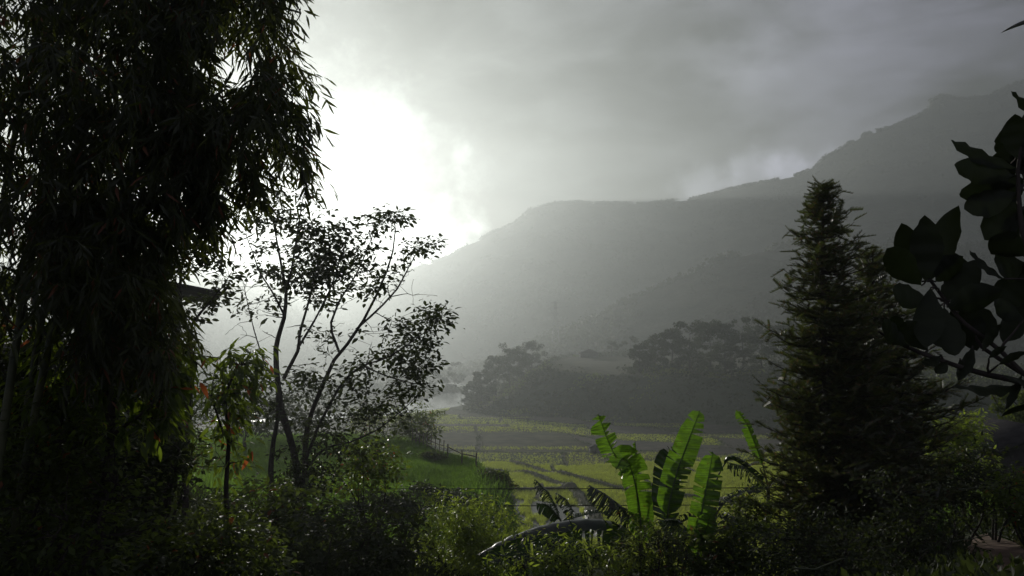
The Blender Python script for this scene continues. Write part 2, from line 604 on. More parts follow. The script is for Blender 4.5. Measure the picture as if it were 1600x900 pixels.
# far edge of the sheet runs level under the hills to the horizon
i = np.arange(nr - 1)[:, None] * nc; j = np.arange(nc - 1)[None, :]
F = np.stack([i + j, i + j + 1, i + nc + j + 1, i + nc + j], -1).reshape(-1, 4)
mcode = CODE.reshape(nr, nc)[:-1, :-1].ravel()
cmap = np.array([0, 1, 2, 3, 4, 5, 6, 3, 2, 7, 8])
mb = MB()
mb.add(np.stack([XX.ravel(), YY.ravel(), H.ravel()], 1), F, cmap[mcode])
tag(mb.build('ground', [M['slope'], M['bank'], M['rice'], M['mud'], M['stubble'], M['bund'], M['forest'], M['path'], M['wet']]), kind='structure')

# river water
water, g = mat_new('river_water')
nz = g.n('ShaderNodeTexNoise', i_Scale=0.8, i_Detail=4.0)
tc = g.n('ShaderNodeTexCoord'); g.l(tc.outputs['Object'], nz.inputs['Vector'])
bp = g.n('ShaderNodeBump', i_Strength=0.25, i_Distance=0.15); g.l(nz.outputs[0], bp.inputs['Height'])
pb = g.n('ShaderNodeBsdfPrincipled', i_Roughness=0.22); pb.inputs['Base Color'].default_value = (0.06, 0.06, 0.05, 1)
g.l(bp.outputs[0], pb.inputs['Normal'])
o = g.n('ShaderNodeOutputMaterial'); g.l(pb.outputs[0], o.inputs[0])
mb = MB()
rp = []
for k in range(len(RIVER) - 1):
    for t in np.linspace(0, 1, 8, endpoint=False):
        rp.append(RIVER[k] * (1 - t) + RIVER[k + 1] * t)
rp = np.array(rp); tn = nrm(np.gradient(rp, axis=0)); nn = np.stack([-tn[:, 1], tn[:, 0]], 1)
L_ = rp + nn * 14; R_ = rp - nn * 14
z_ = np.full((len(rp), 1), -31.1)
v = np.concatenate([np.concatenate([L_, z_], 1), np.concatenate([R_, z_], 1)])
n_ = len(rp); k = np.arange(n_ - 1)
mb.add(v, np.stack([k, k + 1, n_ + k + 1, n_ + k], 1))
tag(mb.build('river', [water]), kind='structure')


# ---------------------------------------------------------------- hills and mountains
def hill(name, crest, foot, z0, back, amp, seed, cols=420, rows=60, jit=1.0, power=1.15, step=0.0):
    """crest: (px, py, depth). One solid land form: rises from foot depth to crest and falls away behind."""
    c = np.array(crest, float)
    px = np.linspace(c[0, 0], c[-1, 0], cols)
    py = np.interp(px, c[:, 0], c[:, 1]); D = np.interp(px, c[:, 0], c[:, 2])
    a = (px - 800) / FPX * math.cos(PITCH)
    py = py + jit * fbm(px / 22, px * 0, seed, 4)
    zc = np.array([P(p, q, d)[2] for p, q, d in zip(px, py, D)])
    ft = np.array([foot(p) for p in px]) if callable(foot) else np.full(cols, float(foot))
    t = np.concatenate([np.linspace(0, 1, rows), np.linspace(1.03, 1.9, 14)])
    T, A = np.meshgrid(t, a, indexing='ij')
    Dm, Fm, Zc = D[None], ft[None], zc[None]
    Y = np.where(T > 1, Dm + (T - 1) * 110, Fm + (Dm - Fm) * T)
    X = A * Y
    up = np.clip(T, 0, 1) ** power
    Z = z0 + (Zc - z0) * up
    Z = np.where(T > 1, Zc - (Zc - z0) * np.clip((T - 1) / 0.9, 0, 1) ** 1.2 * 0.98, Z)
    w = np.clip(T * 4, 0, 1) * np.clip((1 - T) * 3, 0, 1)
    ridg = np.abs(fbm(X / back, Y / (back * 2.2), seed + 5, 4)) * 2 - 0.5
    Z = Z + w * amp * (ridg * -1 + 0.5 * fbm(X / 40, Y / 40, seed + 9, 3))
    if step:
        Z = np.where(w > 0.2, Z + 0.35 * step * np.sin(Z / step * 2 * math.pi), Z)
    nr, nc = Z.shape
    mb = MB()
    i = np.arange(nr - 1)[:, None] * nc; j = np.arange(nc - 1)[None, :]
    F = np.stack([i + j, i + j + 1, i + nc + j + 1, i + nc + j], -1).reshape(-1, 4)
    mb.add(np.stack([X.ravel(), Y.ravel(), Z.ravel()], 1), F)
    tag(mb.build(name, [M['slopes']]), kind='structure')
    return X, Y, Z, rows


MAIN = [(350, 520, 1500), (470, 492, 1480), (560, 462, 1460), (605, 440, 1450), (640, 424, 1430), (700, 404, 1400), (735, 382, 1390), (760, 370, 1380), (800, 352, 1370),
        (822, 336, 1360), (835, 325, 1350), (855, 322, 1340), (872, 318, 1335), (940, 318, 1310), (1010, 320, 1280), (1080, 312, 1260),
        (1130, 301, 1240), (1165, 292, 1230), (1200, 286, 1220), (1255, 273, 1200), (1278, 265, 1190), (1290, 252, 1185), (1330, 228, 1170), (1360, 212, 1160),
        (1400, 203, 1145), (1425, 192, 1140), (1450, 180, 1130), (1462, 172, 1128), (1466, 159, 1127), (1480, 152, 1122), (1510, 157, 1112), (1560, 154, 1098),
        (1572, 146, 1094), (1583, 142, 1092), (1600, 134, 1085), (1680, 112, 1060), (1800, 90, 1020)]
mtX = hill('mountain', MAIN, lambda p: np.interp(p, [350, 900, 1600], [900, 760, 620]), -34, 170, 46, 31, cols=700, rows=80, jit=2.2)
SEC = [(560, 618, 780), (640, 604, 770), (700, 588, 750), (760, 568, 730), (820, 545, 715), (880, 515, 700), (940, 492, 690), (1000, 462, 680), (1060, 440, 670), (1120, 408, 660), (1180, 396, 650),
       (1240, 385, 640), (1320, 395, 630), (1400, 380, 620), (1500, 392, 600), (1600, 380, 580), (1800, 360, 560)]
scX = hill('mountain_spur', SEC, lambda p: np.interp(p, [560, 1000, 1600], [560, 485, 440]), -31, 120, 7, 57, cols=420, rows=50, jit=3.0, step=3.0)
LFT = [(-100, 412, 1270), (-50, 415, 1280), (120, 420, 1300), (260, 425, 1330), (340, 432, 1350), (420, 450, 1380), (500, 476, 1400), (560, 500, 1400), (620, 522, 1400)]
lfX = hill('mountain_left', LFT, 620, -34, 260, 20, 77, cols=260, rows=50, jit=2.5)
LOW = [(-200, 505, 420), (60, 520, 430), (250, 556, 440), (330, 568, 445), (430, 590, 450), (520, 600, 455), (600, 606, 460), (680, 612, 465), (725, 618, 470)]
loX = hill('river_hill', LOW, lambda p: np.interp(p, [-200, 500, 720], [330, 375, 420]), -32, 60, 2.5, 91, cols=220, rows=30, jit=2.0)

# ---------------------------------------------------------------- haze
hm, g = mat_new('valley_haze')
pv = g.n('ShaderNodeVolumePrincipled')
pv.inputs['Color'].default_value = (0.365, 0.393, 0.393, 1)
pv.inputs['Density'].default_value = HAZE_DENSITY
pv.inputs['Anisotropy'].default_value = HAZE_G
o = g.n('ShaderNodeOutputMaterial'); g.l(pv.outputs[0], o.inputs['Volume'])
mb = MB()
box(mb, (-1010, -60, -80), (1010, 1615, 374))
hz = mb.build("haze", [hm], smooth_shade=False)
hz["kind"] = "stuff"

# ================================================================ vegetation builders
T_LANCE = leaf_tpl(2, 0.075, 0.35, 0.2, 0.18)
T_OVAL = leaf_tpl(3, 0.24, 0.45, 0.3, 0.15)
T_OVAL2 = leaf_tpl(1, 0.26, 0.5, 0.3, 0.12)
T_LONG = leaf_tpl(3, 0.13, 0.5, 0.3, 0.35)
T_BIG = leaf_tpl(6, 0.235, 0.6, 0.28, 0.22)
T_BLADE = (np.array([[-0.035, 0, 0], [0.035, 0, 0], [0.02, 0.55, -0.04], [0.0, 1.0, -0.22]]), np.array([[0, 1, 2, -9], [0, 2, 3, -9]]))
T_TUFT = (np.array([[-0.06, 0, 0], [0.06, 0, 0], [0.10, 1, 0.08], [-0.3, 0, 0.05], [-0.18, 0, 0.05], [-0.38, 0.9, 0.0], [0.18, 0, -0.05], [0.3, 0, -0.05], [0.4, 0.85, -0.12]]),
          np.array([[0, 1, 2, -9], [3, 4, 5, -9], [6, 7, 8, -9]]))

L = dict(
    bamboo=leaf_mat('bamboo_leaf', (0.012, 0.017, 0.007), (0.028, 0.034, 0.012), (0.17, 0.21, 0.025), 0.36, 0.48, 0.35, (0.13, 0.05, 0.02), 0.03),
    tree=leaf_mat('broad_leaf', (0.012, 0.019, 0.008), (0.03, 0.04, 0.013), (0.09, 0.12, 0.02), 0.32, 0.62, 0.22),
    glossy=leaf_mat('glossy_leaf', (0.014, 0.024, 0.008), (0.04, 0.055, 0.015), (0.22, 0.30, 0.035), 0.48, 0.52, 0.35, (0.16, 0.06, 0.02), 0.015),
    lit=leaf_mat('fresh_sunlit_leaf', (0.04, 0.065, 0.012), (0.085, 0.12, 0.022), (0.48, 0.62, 0.06), 0.58, 0.36, 0.45),  # yellow green leaf, colour and translucency raised so it looks sunlit
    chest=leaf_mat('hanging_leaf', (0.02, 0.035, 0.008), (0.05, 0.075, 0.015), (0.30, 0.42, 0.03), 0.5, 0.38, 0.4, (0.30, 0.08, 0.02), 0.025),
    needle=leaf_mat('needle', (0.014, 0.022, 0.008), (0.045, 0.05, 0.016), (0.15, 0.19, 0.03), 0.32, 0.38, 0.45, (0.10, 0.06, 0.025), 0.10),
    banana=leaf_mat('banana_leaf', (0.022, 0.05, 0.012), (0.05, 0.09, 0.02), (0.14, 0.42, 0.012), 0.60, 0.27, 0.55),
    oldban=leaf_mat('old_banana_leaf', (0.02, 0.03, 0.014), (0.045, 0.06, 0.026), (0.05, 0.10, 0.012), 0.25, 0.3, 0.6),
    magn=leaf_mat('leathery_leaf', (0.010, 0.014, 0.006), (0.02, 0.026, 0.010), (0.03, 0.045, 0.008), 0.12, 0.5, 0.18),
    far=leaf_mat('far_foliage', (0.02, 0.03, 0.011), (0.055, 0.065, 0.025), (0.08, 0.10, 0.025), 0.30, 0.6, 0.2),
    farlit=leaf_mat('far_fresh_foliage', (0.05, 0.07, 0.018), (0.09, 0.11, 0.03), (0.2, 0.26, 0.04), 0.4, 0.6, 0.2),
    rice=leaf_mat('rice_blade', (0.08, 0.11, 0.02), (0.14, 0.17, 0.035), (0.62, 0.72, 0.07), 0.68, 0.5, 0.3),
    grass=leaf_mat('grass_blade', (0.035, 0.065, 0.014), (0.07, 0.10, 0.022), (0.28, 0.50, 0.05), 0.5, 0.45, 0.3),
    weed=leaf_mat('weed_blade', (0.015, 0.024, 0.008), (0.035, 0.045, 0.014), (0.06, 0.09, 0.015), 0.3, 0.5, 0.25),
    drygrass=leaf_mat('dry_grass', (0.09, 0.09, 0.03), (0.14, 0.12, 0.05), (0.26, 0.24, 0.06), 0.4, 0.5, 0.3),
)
UP = np.array([0, 0, 1.0])


def poly_sample(poly, n, holes=(), rg=None):
    rg = rg or rng
    poly = np.array(poly, float)
    lo = poly.min(0); hi = poly.max(0)
    out = []
    while len(out) < n:
        q = lo + rg.random((n * 2, 2)) * (hi - lo)
        k = inside(q[:, 0], q[:, 1], poly)
        for h in holes:
            k &= ~inside(q[:, 0], q[:, 1], np.array(h, float))
        out.extend(q[k].tolist())
    return np.array(out[:n])


def connect(mb, limbs, targets, r_end=0.004, rmax=0.03, bend=0.18, k=4, rg=None, upbias=0.35):
    """joins every target to the growing limb skeleton with a bent, tapering twig; returns twig directions at the ends"""
    rg = rg or rng
    nodes = []; rads = []
    for pts, r in limbs:
        pts = np.asarray(pts, float); r = np.broadcast_to(np.asarray(r, float), (len(pts),))
        nodes.append(pts); rads.append(r)
    nodes = np.concatenate(nodes); rads = np.concatenate(rads)
    T_ = np.asarray(targets, float)
    d0 = np.array([np.min(np.linalg.norm(nodes - t, axis=1)) for t in T_])
    dirs = np.zeros((len(T_), 3))
    for i in np.argsort(d0):
        t = T_[i]
        dv = t - nodes
        dist = np.linalg.norm(dv, axis=1)
        cost = dist * (1 + upbias * np.clip(-dv[:, 2] / (dist + 1e-6), 0, 1)) + 0.25 * (rads < 0.006)
        j = int(np.argmin(cost))
        a = nodes[j]; ln = dist[j]
        perp = np.cross(nrm(t - a), rdir(1, rg)[0])
        mid = (a + t) / 2 + perp * bend * ln * rg.random() + UP * 0.10 * ln * rg.random()
        s = np.linspace(0, 1, 6)[:, None]
        pts = (1 - s) ** 2 * a + 2 * s * (1 - s) * mid + s ** 2 * t
        pts[1:-1] += rg.normal(size=(4, 3)) * ln * 0.018
        r0 = min(rads[j] * 0.75, rmax, r_end * 1.5 + 0.010 * ln)
        rr = np.linspace(r0, r_end, 6)
        tube(mb, pts, rr, k, cap=False)
        nodes = np.concatenate([nodes, pts[2:]]); rads = np.concatenate([rads, rr[2:]])
        dirs[i] = nrm(pts[-1] - pts[-2])
    return dirs


def sprays(mb, tpl, centers, dirs, n, rad, size, droop=0.3, spread=0.9, rg=None, mat=0, flat=0.6):
    """leaves set around twig ends"""
    rg = rg or rng
    N = len(centers)
    c = np.repeat(centers, n, 0); d = np.repeat(dirs, n, 0)
    off = rg.normal(size=(N * n, 3)) * rad * 0.5
    off[:, 2] *= flat
    o = nrm(rg.normal(size=(N * n, 3)) * spread + d * 0.6 + nrm(off) * 0.6)
    o[:, 2] = o[:, 2] * flat - droop
    nm = nrm(rg.normal(size=(N * n, 3)) * 0.45 + UP)
    inst(mb, tpl, c + off, o, nm, size * rg.uniform(0.45, 1.35, N * n), mat)


def stem_curve(a, b, bow=0.1, n=8, rg=None):
    rg = rg or rng
    a = np.array(a, float); b = np.array(b, float)
    s = np.linspace(0, 1, n)[:, None]
    perp = nrm(np.cross(b - a, rdir(1, rg)[0]))
    return a * (1 - s) + b * s + perp * np.sin(s * math.pi) * bow * np.linalg.norm(b - a) + rg.normal(size=(n, 3)) * 0.008 * np.linalg.norm(b - a) * (s > 0) * (s < 1)


def pxl(pts, y, dy=0.0, rg=None):
    """limb given in photo pixels, at real depth y with its own wander in depth"""
    rg = rg or rng
    pts = np.array(pts, float)
    n = 14
    s = np.linspace(0, len(pts) - 1, n)
    q = np.stack([np.interp(s, range(len(pts)), pts[:, k]) for k in (0, 1)], 1)
    w = y + dy * np.linspace(0, 1, n) ** 1.2
    return np.array([P(a, b, c) for (a, b), c in zip(q, w)])


def shrub(name, label, cat, px, py, y, rx, ry, ncl, nl, lsize, lm, tpl=T_OVAL2, droop=0.2, group=None, bark='darkbark', seed=1, nst=5, rad=None,
          lump=0.35, parts=('stem', 'foliage'), hang=0.6, rz=None, flat=0.6):
    """leafy shrub: several stems from the ground, twigs to leaf sprays spread through an uneven dome"""
    rg = np.random.default_rng(seed)
    c = P(px, py, y); RX = rx / FPX * y; RZ = ry / FPX * y; RY = rz or RX * 0.8
    base = np.array([c[0] + rg.normal() * RX * 0.15, y, G(c[0], y) - 0.05])
    root = thing(name, tuple(base), label, cat, group)
    u = rdir(ncl, rg) * (rg.random((ncl, 1)) ** 0.38)
    lob = 1 + lump * (vnoise(u[:, 0] * 2.2 + seed, u[:, 2] * 2.2 + u[:, 1], seed) * 2)
    cl = c + u * np.array([RX, RY, RZ]) * lob[:, None]
    gz = Gs(cl[:, 0], cl[:, 1]) + 0.1
    cl[:, 2] = np.maximum(cl[:, 2], gz + rg.random(ncl) * 0.3)
    st = MB(); limbs = []
    for k in range(nst):
        a = base + np.array([rg.normal() * 0.12 * RX, rg.normal() * 0.12 * RX, 0])
        e = c + np.array([rg.normal() * RX * 0.35, rg.normal() * RY * 0.35, RZ * rg.uniform(-0.2, 0.5)])
        p_ = stem_curve(a, e, 0.08, 9, rg)
        r_ = np.linspace(0.012 + 0.012 * np.linalg.norm(e - a) ** 0.8, 0.008, 9)
        tube(st, p_, r_, 6); limbs.append((p_, r_))
    dr = connect(st, limbs, cl, 0.003, 0.02, rg=rg)
    part(parts[0], st, M[bark], root)
    fo = MB()
    sprays(fo, tpl, cl, nrm(dr + 0.6 * nrm(cl - c)), nl, rad or RX * 0.22, lsize, droop, rg=rg, flat=flat)
    part(parts[1], fo, L[lm], root)
    return root


# ================================================================ far vegetation
def clump_pts(c, R, n, rg, squash=0.8):
    u = rdir(n, rg)
    return c + u * (rg.random((n, 1)) ** 0.33) * np.array([R, R, R * squash])


T_TRI = (np.array([[-0.5, -0.3, 0], [0.5, -0.35, 0.1], [0.45, 0.35, 0], [-0.4, 0.4, -0.1]]), np.array([[0, 1, 2, 3]]))


def leafage(mb, c, n, size, rg, mat=0):
    inst(mb, T_TRI, c, rdir(len(c), rg), nrm(rdir(len(c), rg) + UP * 0.3), size * rg.uniform(0.5, 1.3, len(c)), mat)


def far_tree(name, label, x, y, h, w, seed, group, nlob=13, per=130, leaf=None, lm='far', lean=0.0, openness=0.75, z=None, cat='tree'):
    rg = np.random.default_rng(seed)
    z0 = (G(x, y) if z is None else z) - 0.3
    root = thing(name, (x, y, z0), label, cat, group)
    tr = MB(); fo = MB()
    top = np.array([x + lean * h, y, z0 + h * 0.8])
    p_ = stem_curve((x, y, z0), top, 0.04, 8, rg)
    r_ = np.linspace(0.02 * h + 0.06, 0.05, 8)
    tube(tr, p_, r_, 6)
    cs = []
    for k in range(nlob):
        t = rg.uniform(0.08, 1.0) ** 0.85
        a = rg.uniform(0, 2 * math.pi); rr = w * 0.5 * math.sqrt(max(0.08, 1 - ((t - 0.55) / 0.52) ** 2)) * rg.uniform(0.35, 1.0)
        cs.append([x + lean * h * t + rr * math.cos(a), y + rr * math.sin(a), z0 + h * t])
    cs = np.array(cs)
    connect(tr, [(p_, r_)], cs, 0.04, 0.16, 0.1, 4, rg, 0.8)
    for c in cs:
        R = w * rg.uniform(0.09, 0.18)
        q = clump_pts(c, R, per, rg, 0.62)
        keep = vnoise(q[:, 0] * 1.3, q[:, 2] * 1.3 + q[:, 1], seed) > -0.5 + (1 - openness) * 0.7
        leafage(fo, q[keep], 1, (leaf or h * 0.055), rg)
    part('trunk', tr, M['darkbark'], root)
    part('crown', fo, L[lm], root)
    return root


def gx(px, y):
    return P(px, 520, y)[0]


# trees by the river, at the left tip of the plateau
ordn = ['first', 'second', 'third', 'fourth', 'fifth', 'sixth', 'seventh', 'eighth', 'ninth', 'tenth', 'eleventh', 'twelfth', 'thirteenth', 'fourteenth']
lab = ['tall airy tree rising at the river end of the plateau', 'leaning open tree at the foot of the plateau beside the river bend', 'broad hazy tree behind the river end trees on the plateau',
       'rounded hazy tree right of the tall tree at the plateau tip', 'small round hazy tree at the right of the river end trees', 'low bushy tree on the slope above the river bend']
for k, (px, y, h, w) in enumerate([(775, 330, 19, 14), (752, 312, 15, 10), (797, 345, 20, 16), (810, 362, 16, 13), (832, 385, 17, 12), (738, 322, 13, 9)]):
    far_tree('riverside_tree', lab[k], gx(px, y), y, h * 0.92, w, 100 + k, 'hazy trees at the river end of the plateau', 36, 110, 0.55)
rows_ = [(1000, 300, 12, 9), (1024, 306, 16, 12), (1048, 300, 19, 12), (1078, 296, 24, 15), (1108, 305, 22, 14), (1132, 298, 21, 12), (1160, 292, 24, 14), (1190, 298, 23, 14), (1222, 290, 21, 14),
         (1250, 285, 24, 14)]
for k, (px, y, h, w) in enumerate(rows_):
    far_tree('plateau_tree', '%s tree from the left in the hazy grove on the plateau' % ordn[k], gx(px, y), y, h * 0.86, w, 140 + k, 'hazy grove on the plateau', 42, 110, 0.55)
for k, (px, y, h, w) in enumerate([(700, 425, 11, 14), (672, 430, 13, 12), (648, 440, 12, 13), (620, 430, 11, 15), (712, 470, 15, 12), (590, 440, 12, 13), (540, 430, 13, 14), (490, 420, 12, 14),
                                   (325, 395, 22, 13)]):
    far_tree('far_bank_tree', ['pale tree nearest the river bend on the far bank', 'second pale tree back from the river bend on the far bank', 'third pale tree on the far bank behind the water', 'wide pale tree on the far bank left of the water',
                               'faint tree behind the river bend beyond the plateau tip', 'pale tree on the far bank seen behind the big forked tree', 'hazy tree on the low hill behind the right limbs of the forked tree',
                               'hazy tree on the low hill behind the trunks of the forked tree', 'tall round topped hazy tree beside the slender trunk'][k],
             gx(px, y), y, h, w, 170 + k, 'pale trees across the river', 12, 110, 0.65)
# tree silhouettes at the back of the plateau and on the near spur
for k, (px, y, h, w) in enumerate([(956, 432, 9, 9), (985, 425, 11, 12)]):
    far_tree('distant_tree', ['faint small tree just right of the farm hut', 'faint tree at the back edge of the plateau before the grove'][k],
             gx(px, y), y, h, w, 190 + k, 'faint trees round the farm hut', 8, 90, 0.6)

# shrub cover on the plateau face: nobody could count it
rg = np.random.default_rng(5)
xs = rg.uniform(-30, 330, 60000); yy = rg.uniform(195, 470, 60000)
H_, C_, K_ = ground_info(xs, yy)
k = (C_ == 6) | ((C_ == 4) & (H_ > -20) & (xs > 42) & (yy < 325) & (rg.random(60000) < 0.8))
xs, yy, H_ = xs[k][:7500], yy[k][:7500], H_[k][:7500]
mb = MB()
R = rg.uniform(0.7, 1.9, len(xs)) * (1.15 + 1.6 * vnoise(xs / 11, yy / 11, 2)) * np.where(rg.random(len(xs)) < 0.04, 2.0, 1.0)
n = 16
c = np.repeat(np.stack([xs, yy, H_ + R * 0.35], 1), n, 0) + rdir(len(xs) * n, rg) * np.repeat(R, n)[:, None] * np.array([1, 1, 0.8])
mt = np.repeat((vnoise(xs / 12, yy / 12, 8) > 0.22).astype(int), n)
inst(mb, T_TRI, c, rdir(len(c), rg), nrm(rdir(len(c), rg) + UP * 0.4), rg.uniform(0.4, 0.95, len(c)), mt)
tag(mb.build('shrub_cover', [L['far'], L['farlit']]), 'dense low shrubs covering the steep face of the plateau', 'shrubs', kind='stuff')

# forest on the mountains: one mass per land form
def forest(name, label, data, n_slope, n_crest, R0, seed, q=9, size=2.6, crest_h=1.0):
    X, Y, Z, rows = data
    rg = np.random.default_rng(seed)
    mb = MB()
    i = rg.integers(3, rows - 2, n_slope); j = rg.integers(1, X.shape[1] - 1, n_slope)
    keep = fbm(X[i, j] / 60, Y[i, j] / 60, seed) > -0.12
    i, j = i[keep], j[keep]
    ic = np.full(n_crest, rows - 1); jc = rg.integers(0, X.shape[1], n_crest)
    kc = fbm(X[ic, jc] / 22, X[ic, jc] * 0, seed + 3, 3) > -0.35
    ic, jc = ic[kc], jc[kc]
    i = np.concatenate([i, ic]); j = np.concatenate([j, jc])
    R = R0 * rg.uniform(0.5, 1.3, len(i))
    R[-len(ic):] *= crest_h
    c = np.stack([X[i, j], Y[i, j], Z[i, j]], 1)
    c[:, 0] += rg.normal(size=len(i)) * R0 * 0.5
    c[:, 2] += R * 0.45
    p = np.repeat(c, q, 0) + rdir(len(c) * q, rg) * np.repeat(R, q)[:, None] * np.array([0.8, 0.8, 1.0])
    inst(mb, T_TRI, p, rdir(len(p), rg), rdir(len(p), rg), size * rg.uniform(0.5, 1.3, len(p)))
    tag(mb.build(name, [L['far']]), label, 'forest', kind='stuff')


forest('mountain_forest', 'dark forest along the long mountain ridge', mtX, 9000, 4200, 3.6, 3, 9, 2.4, 0.8)
forest('spur_forest', 'hazy woods on the lower mountain spur', scX, 5000, 900, 3.0, 4, 9, 2.2, 1.0)
forest('left_mountain_forest', 'pale forest on the left mountain in the glare', lfX, 2500, 900, 5.0, 6, 8, 3.6)
forest('river_hill_forest', 'hazy scrub on the low hill across the river', loX, 2600, 700, 1.7, 8, 12, 1.1)

# ---------------------------------------------------------------- rice, grass and bank cover
def scatter(name, label, cat, cond, xr, yr, n, size, tpl, lm, seed, lean=0.25, rows_=0.0):
    rg = np.random.default_rng(seed)
    a = rg.uniform(xr[0], xr[1], n); y = np.sqrt(rg.uniform(yr[0] ** 2, yr[1] ** 2, n))
    x = a * y
    if rows_:
        x = np.round(x / rows_) * rows_ + rg.normal(size=n) * rows_ * 0.12
    H_, C_, K_ = ground_info(x, y)
    k = cond(C_, x, y, K_)
    x, y, H_ = x[k], y[k], H_[k]
    mb = MB()
    s = size * rg.uniform(0.6, 1.25, len(x))
    d = nrm(UP + rg.normal(size=(len(x), 3)) * lean)
    inst(mb, tpl, np.stack([x, y, H_ - 0.02], 1), d, nrm(rg.normal(size=(len(x), 3)) * [1, 1, 0.1]), s)
    tag(mb.build(name, [L[lm]]), label, cat, kind='stuff')
    return len(x)


scatter('young_rice', 'young yellow green rice standing in the nearest terraced paddies', 'rice', lambda c, x, y, k: ((c == 2) | ((c == 10) & (vnoise(x * 1.5, y * 0.2, 3) > 0.15))) & (y < 150), (-0.09, 0.42), (72, 150), 170000, 0.5, T_TUFT, 'rice', 21, 0.18, 0.30)
scatter('far_rice', 'pale green rice strips in the farther valley terraces', 'rice', lambda c, x, y, k: ((c == 2) | ((c == 4) & (vnoise(x / 45, y / 5, 3) + 0.25 * (_h(np.floor(x * 7), np.floor(y * 7), 3) - 0.5) > 0.0))) & (y >= 150) & (_h(np.floor(x * 9), np.floor(y * 9), 8) < 0.25 + 1.2 * (vnoise(x / 6, y / 3, 9) + 0.5)) & ((x < -25) | (y < 225 + 60 * smooth(x, 120, 0))), (-0.2, 0.5), (140, 330), 190000, 0.36, T_TUFT, 'rice', 22, 0.18)
scatter('bund_grass', 'rough grass along the low paddy banks', 'grass', lambda c, x, y, k: (c == 5), (-0.15, 0.5), (72, 330), 160000, 0.45, T_TUFT, 'weed', 23)
scatter('terrace_grass', 'bright green crop on the shaded terrace of the left spur', 'grass', lambda c, x, y, k: (c == 8) & (x / y > -0.4), (-0.4, 0.0), (36, 62), 70000, 0.30, T_TUFT, 'grass', 24)
scatter('bank_scrub', 'rank grass and weeds over the steep bank of the left spur', 'weeds', lambda c, x, y, k: (c == 1) | ((c == 0) & (y > 22)), (-0.7, 0.75), (22, 95), 110000, 0.55, T_TUFT, 'grass', 25, 0.5)

# ================================================================ the valley: hut, pylon, mast, fences
M['conc'] = solid_mat('weathered_concrete', (0.12, 0.115, 0.10), (0.24, 0.23, 0.21), 2.0, 0.9, 0.3)
M['block'] = solid_mat('block_wall', (0.035, 0.032, 0.03), (0.08, 0.075, 0.07), 1.5, 0.9, 0.3)
M['roof'] = solid_mat('roof_sheet', (0.02, 0.019, 0.02), (0.045, 0.042, 0.042), 2.5, 0.95, 0.3, spec=0.05)
M['steel'] = solid_mat('galvanised_steel', (0.06, 0.06, 0.065), (0.12, 0.12, 0.12), 6, 0.5, 0.1)
M['wood'] = solid_mat('weathered_wood', (0.06, 0.05, 0.04), (0.15, 0.12, 0.09), 5, 0.85, 0.5, (1, 1, 0.2))
M['cable'] = solid_mat('cable_sheath', (0.008, 0.008, 0.008), (0.015, 0.015, 0.015), 5, 0.6, 0.0)
M['door'] = solid_mat('dark_door', (0.02, 0.02, 0.02), (0.04, 0.035, 0.03), 5, 0.7, 0.1)


def gable_house(name, label, x, y, w, d, h, rise, z=None, rot=0.0, cat='hut'):
    z0 = (G(x, y) if z is None else z) - 0.15
    root = thing(name, (x, y, z0), label, cat)
    root.rotation_euler = (0, 0, rot)
    m = MB(); box(m, (x - w / 2, y - d / 2, z0), (x + w / 2, y + d / 2, z0 + h))
    # gable ends
    for yy_ in (y - d / 2 + 0.01, y + d / 2 - 0.01):
        m.add([[x - w / 2, yy_, z0 + h], [x + w / 2, yy_, z0 + h], [x, yy_, z0 + h + rise]], [[0, 1, 2]])
    part('wall', m, M['block'], root, False)
    m = MB(); ov = w * 0.10; t = 0.12
    for s in (-1, 1):
        a = [x, z0 + h + rise]; b = [x + s * (w / 2 + ov), z0 + h - rise * ov / (w / 2)]
        v = []
        for yy_ in (y - d / 2 - ov, y + d / 2 + ov):
            v += [[a[0], yy_, a[1]], [b[0], yy_, b[1]], [b[0], yy_, b[1] + t], [a[0], yy_, a[1] + t]]
        m.add(v, [[0, 1, 2, 3], [4, 7, 6, 5], [0, 4, 5, 1], [1, 5, 6, 2], [2, 6, 7, 3]])
    part('roof', m, M['roof'], root, False)
    m = MB(); box(m, (x - w * 0.12, y - d / 2 - 0.04, z0 + 0.02), (x + w * 0.12, y - d / 2 - 0.003, z0 + min(h * 0.8, 2.0)))
    part('door', m, M['door'], root, False)
    return root


gable_house('field_hut', 'tiny dark hut standing alone among the valley paddies', gx(928, 168), 168, 1.9, 2.0, 1.3, 0.5)
gable_house('farm_hut', 'low pale hut with a pitched roof on the back of the plateau', gx(920, 420), 420, 9.0, 9, 2.6, 1.8, rot=0.0)
gable_house('farm_house', 'dark roofed house half hidden behind the right bushes', gx(1578, 36), 36, 3.6, 4.5, 1.8, 0.8, z=-6.5, cat='house')

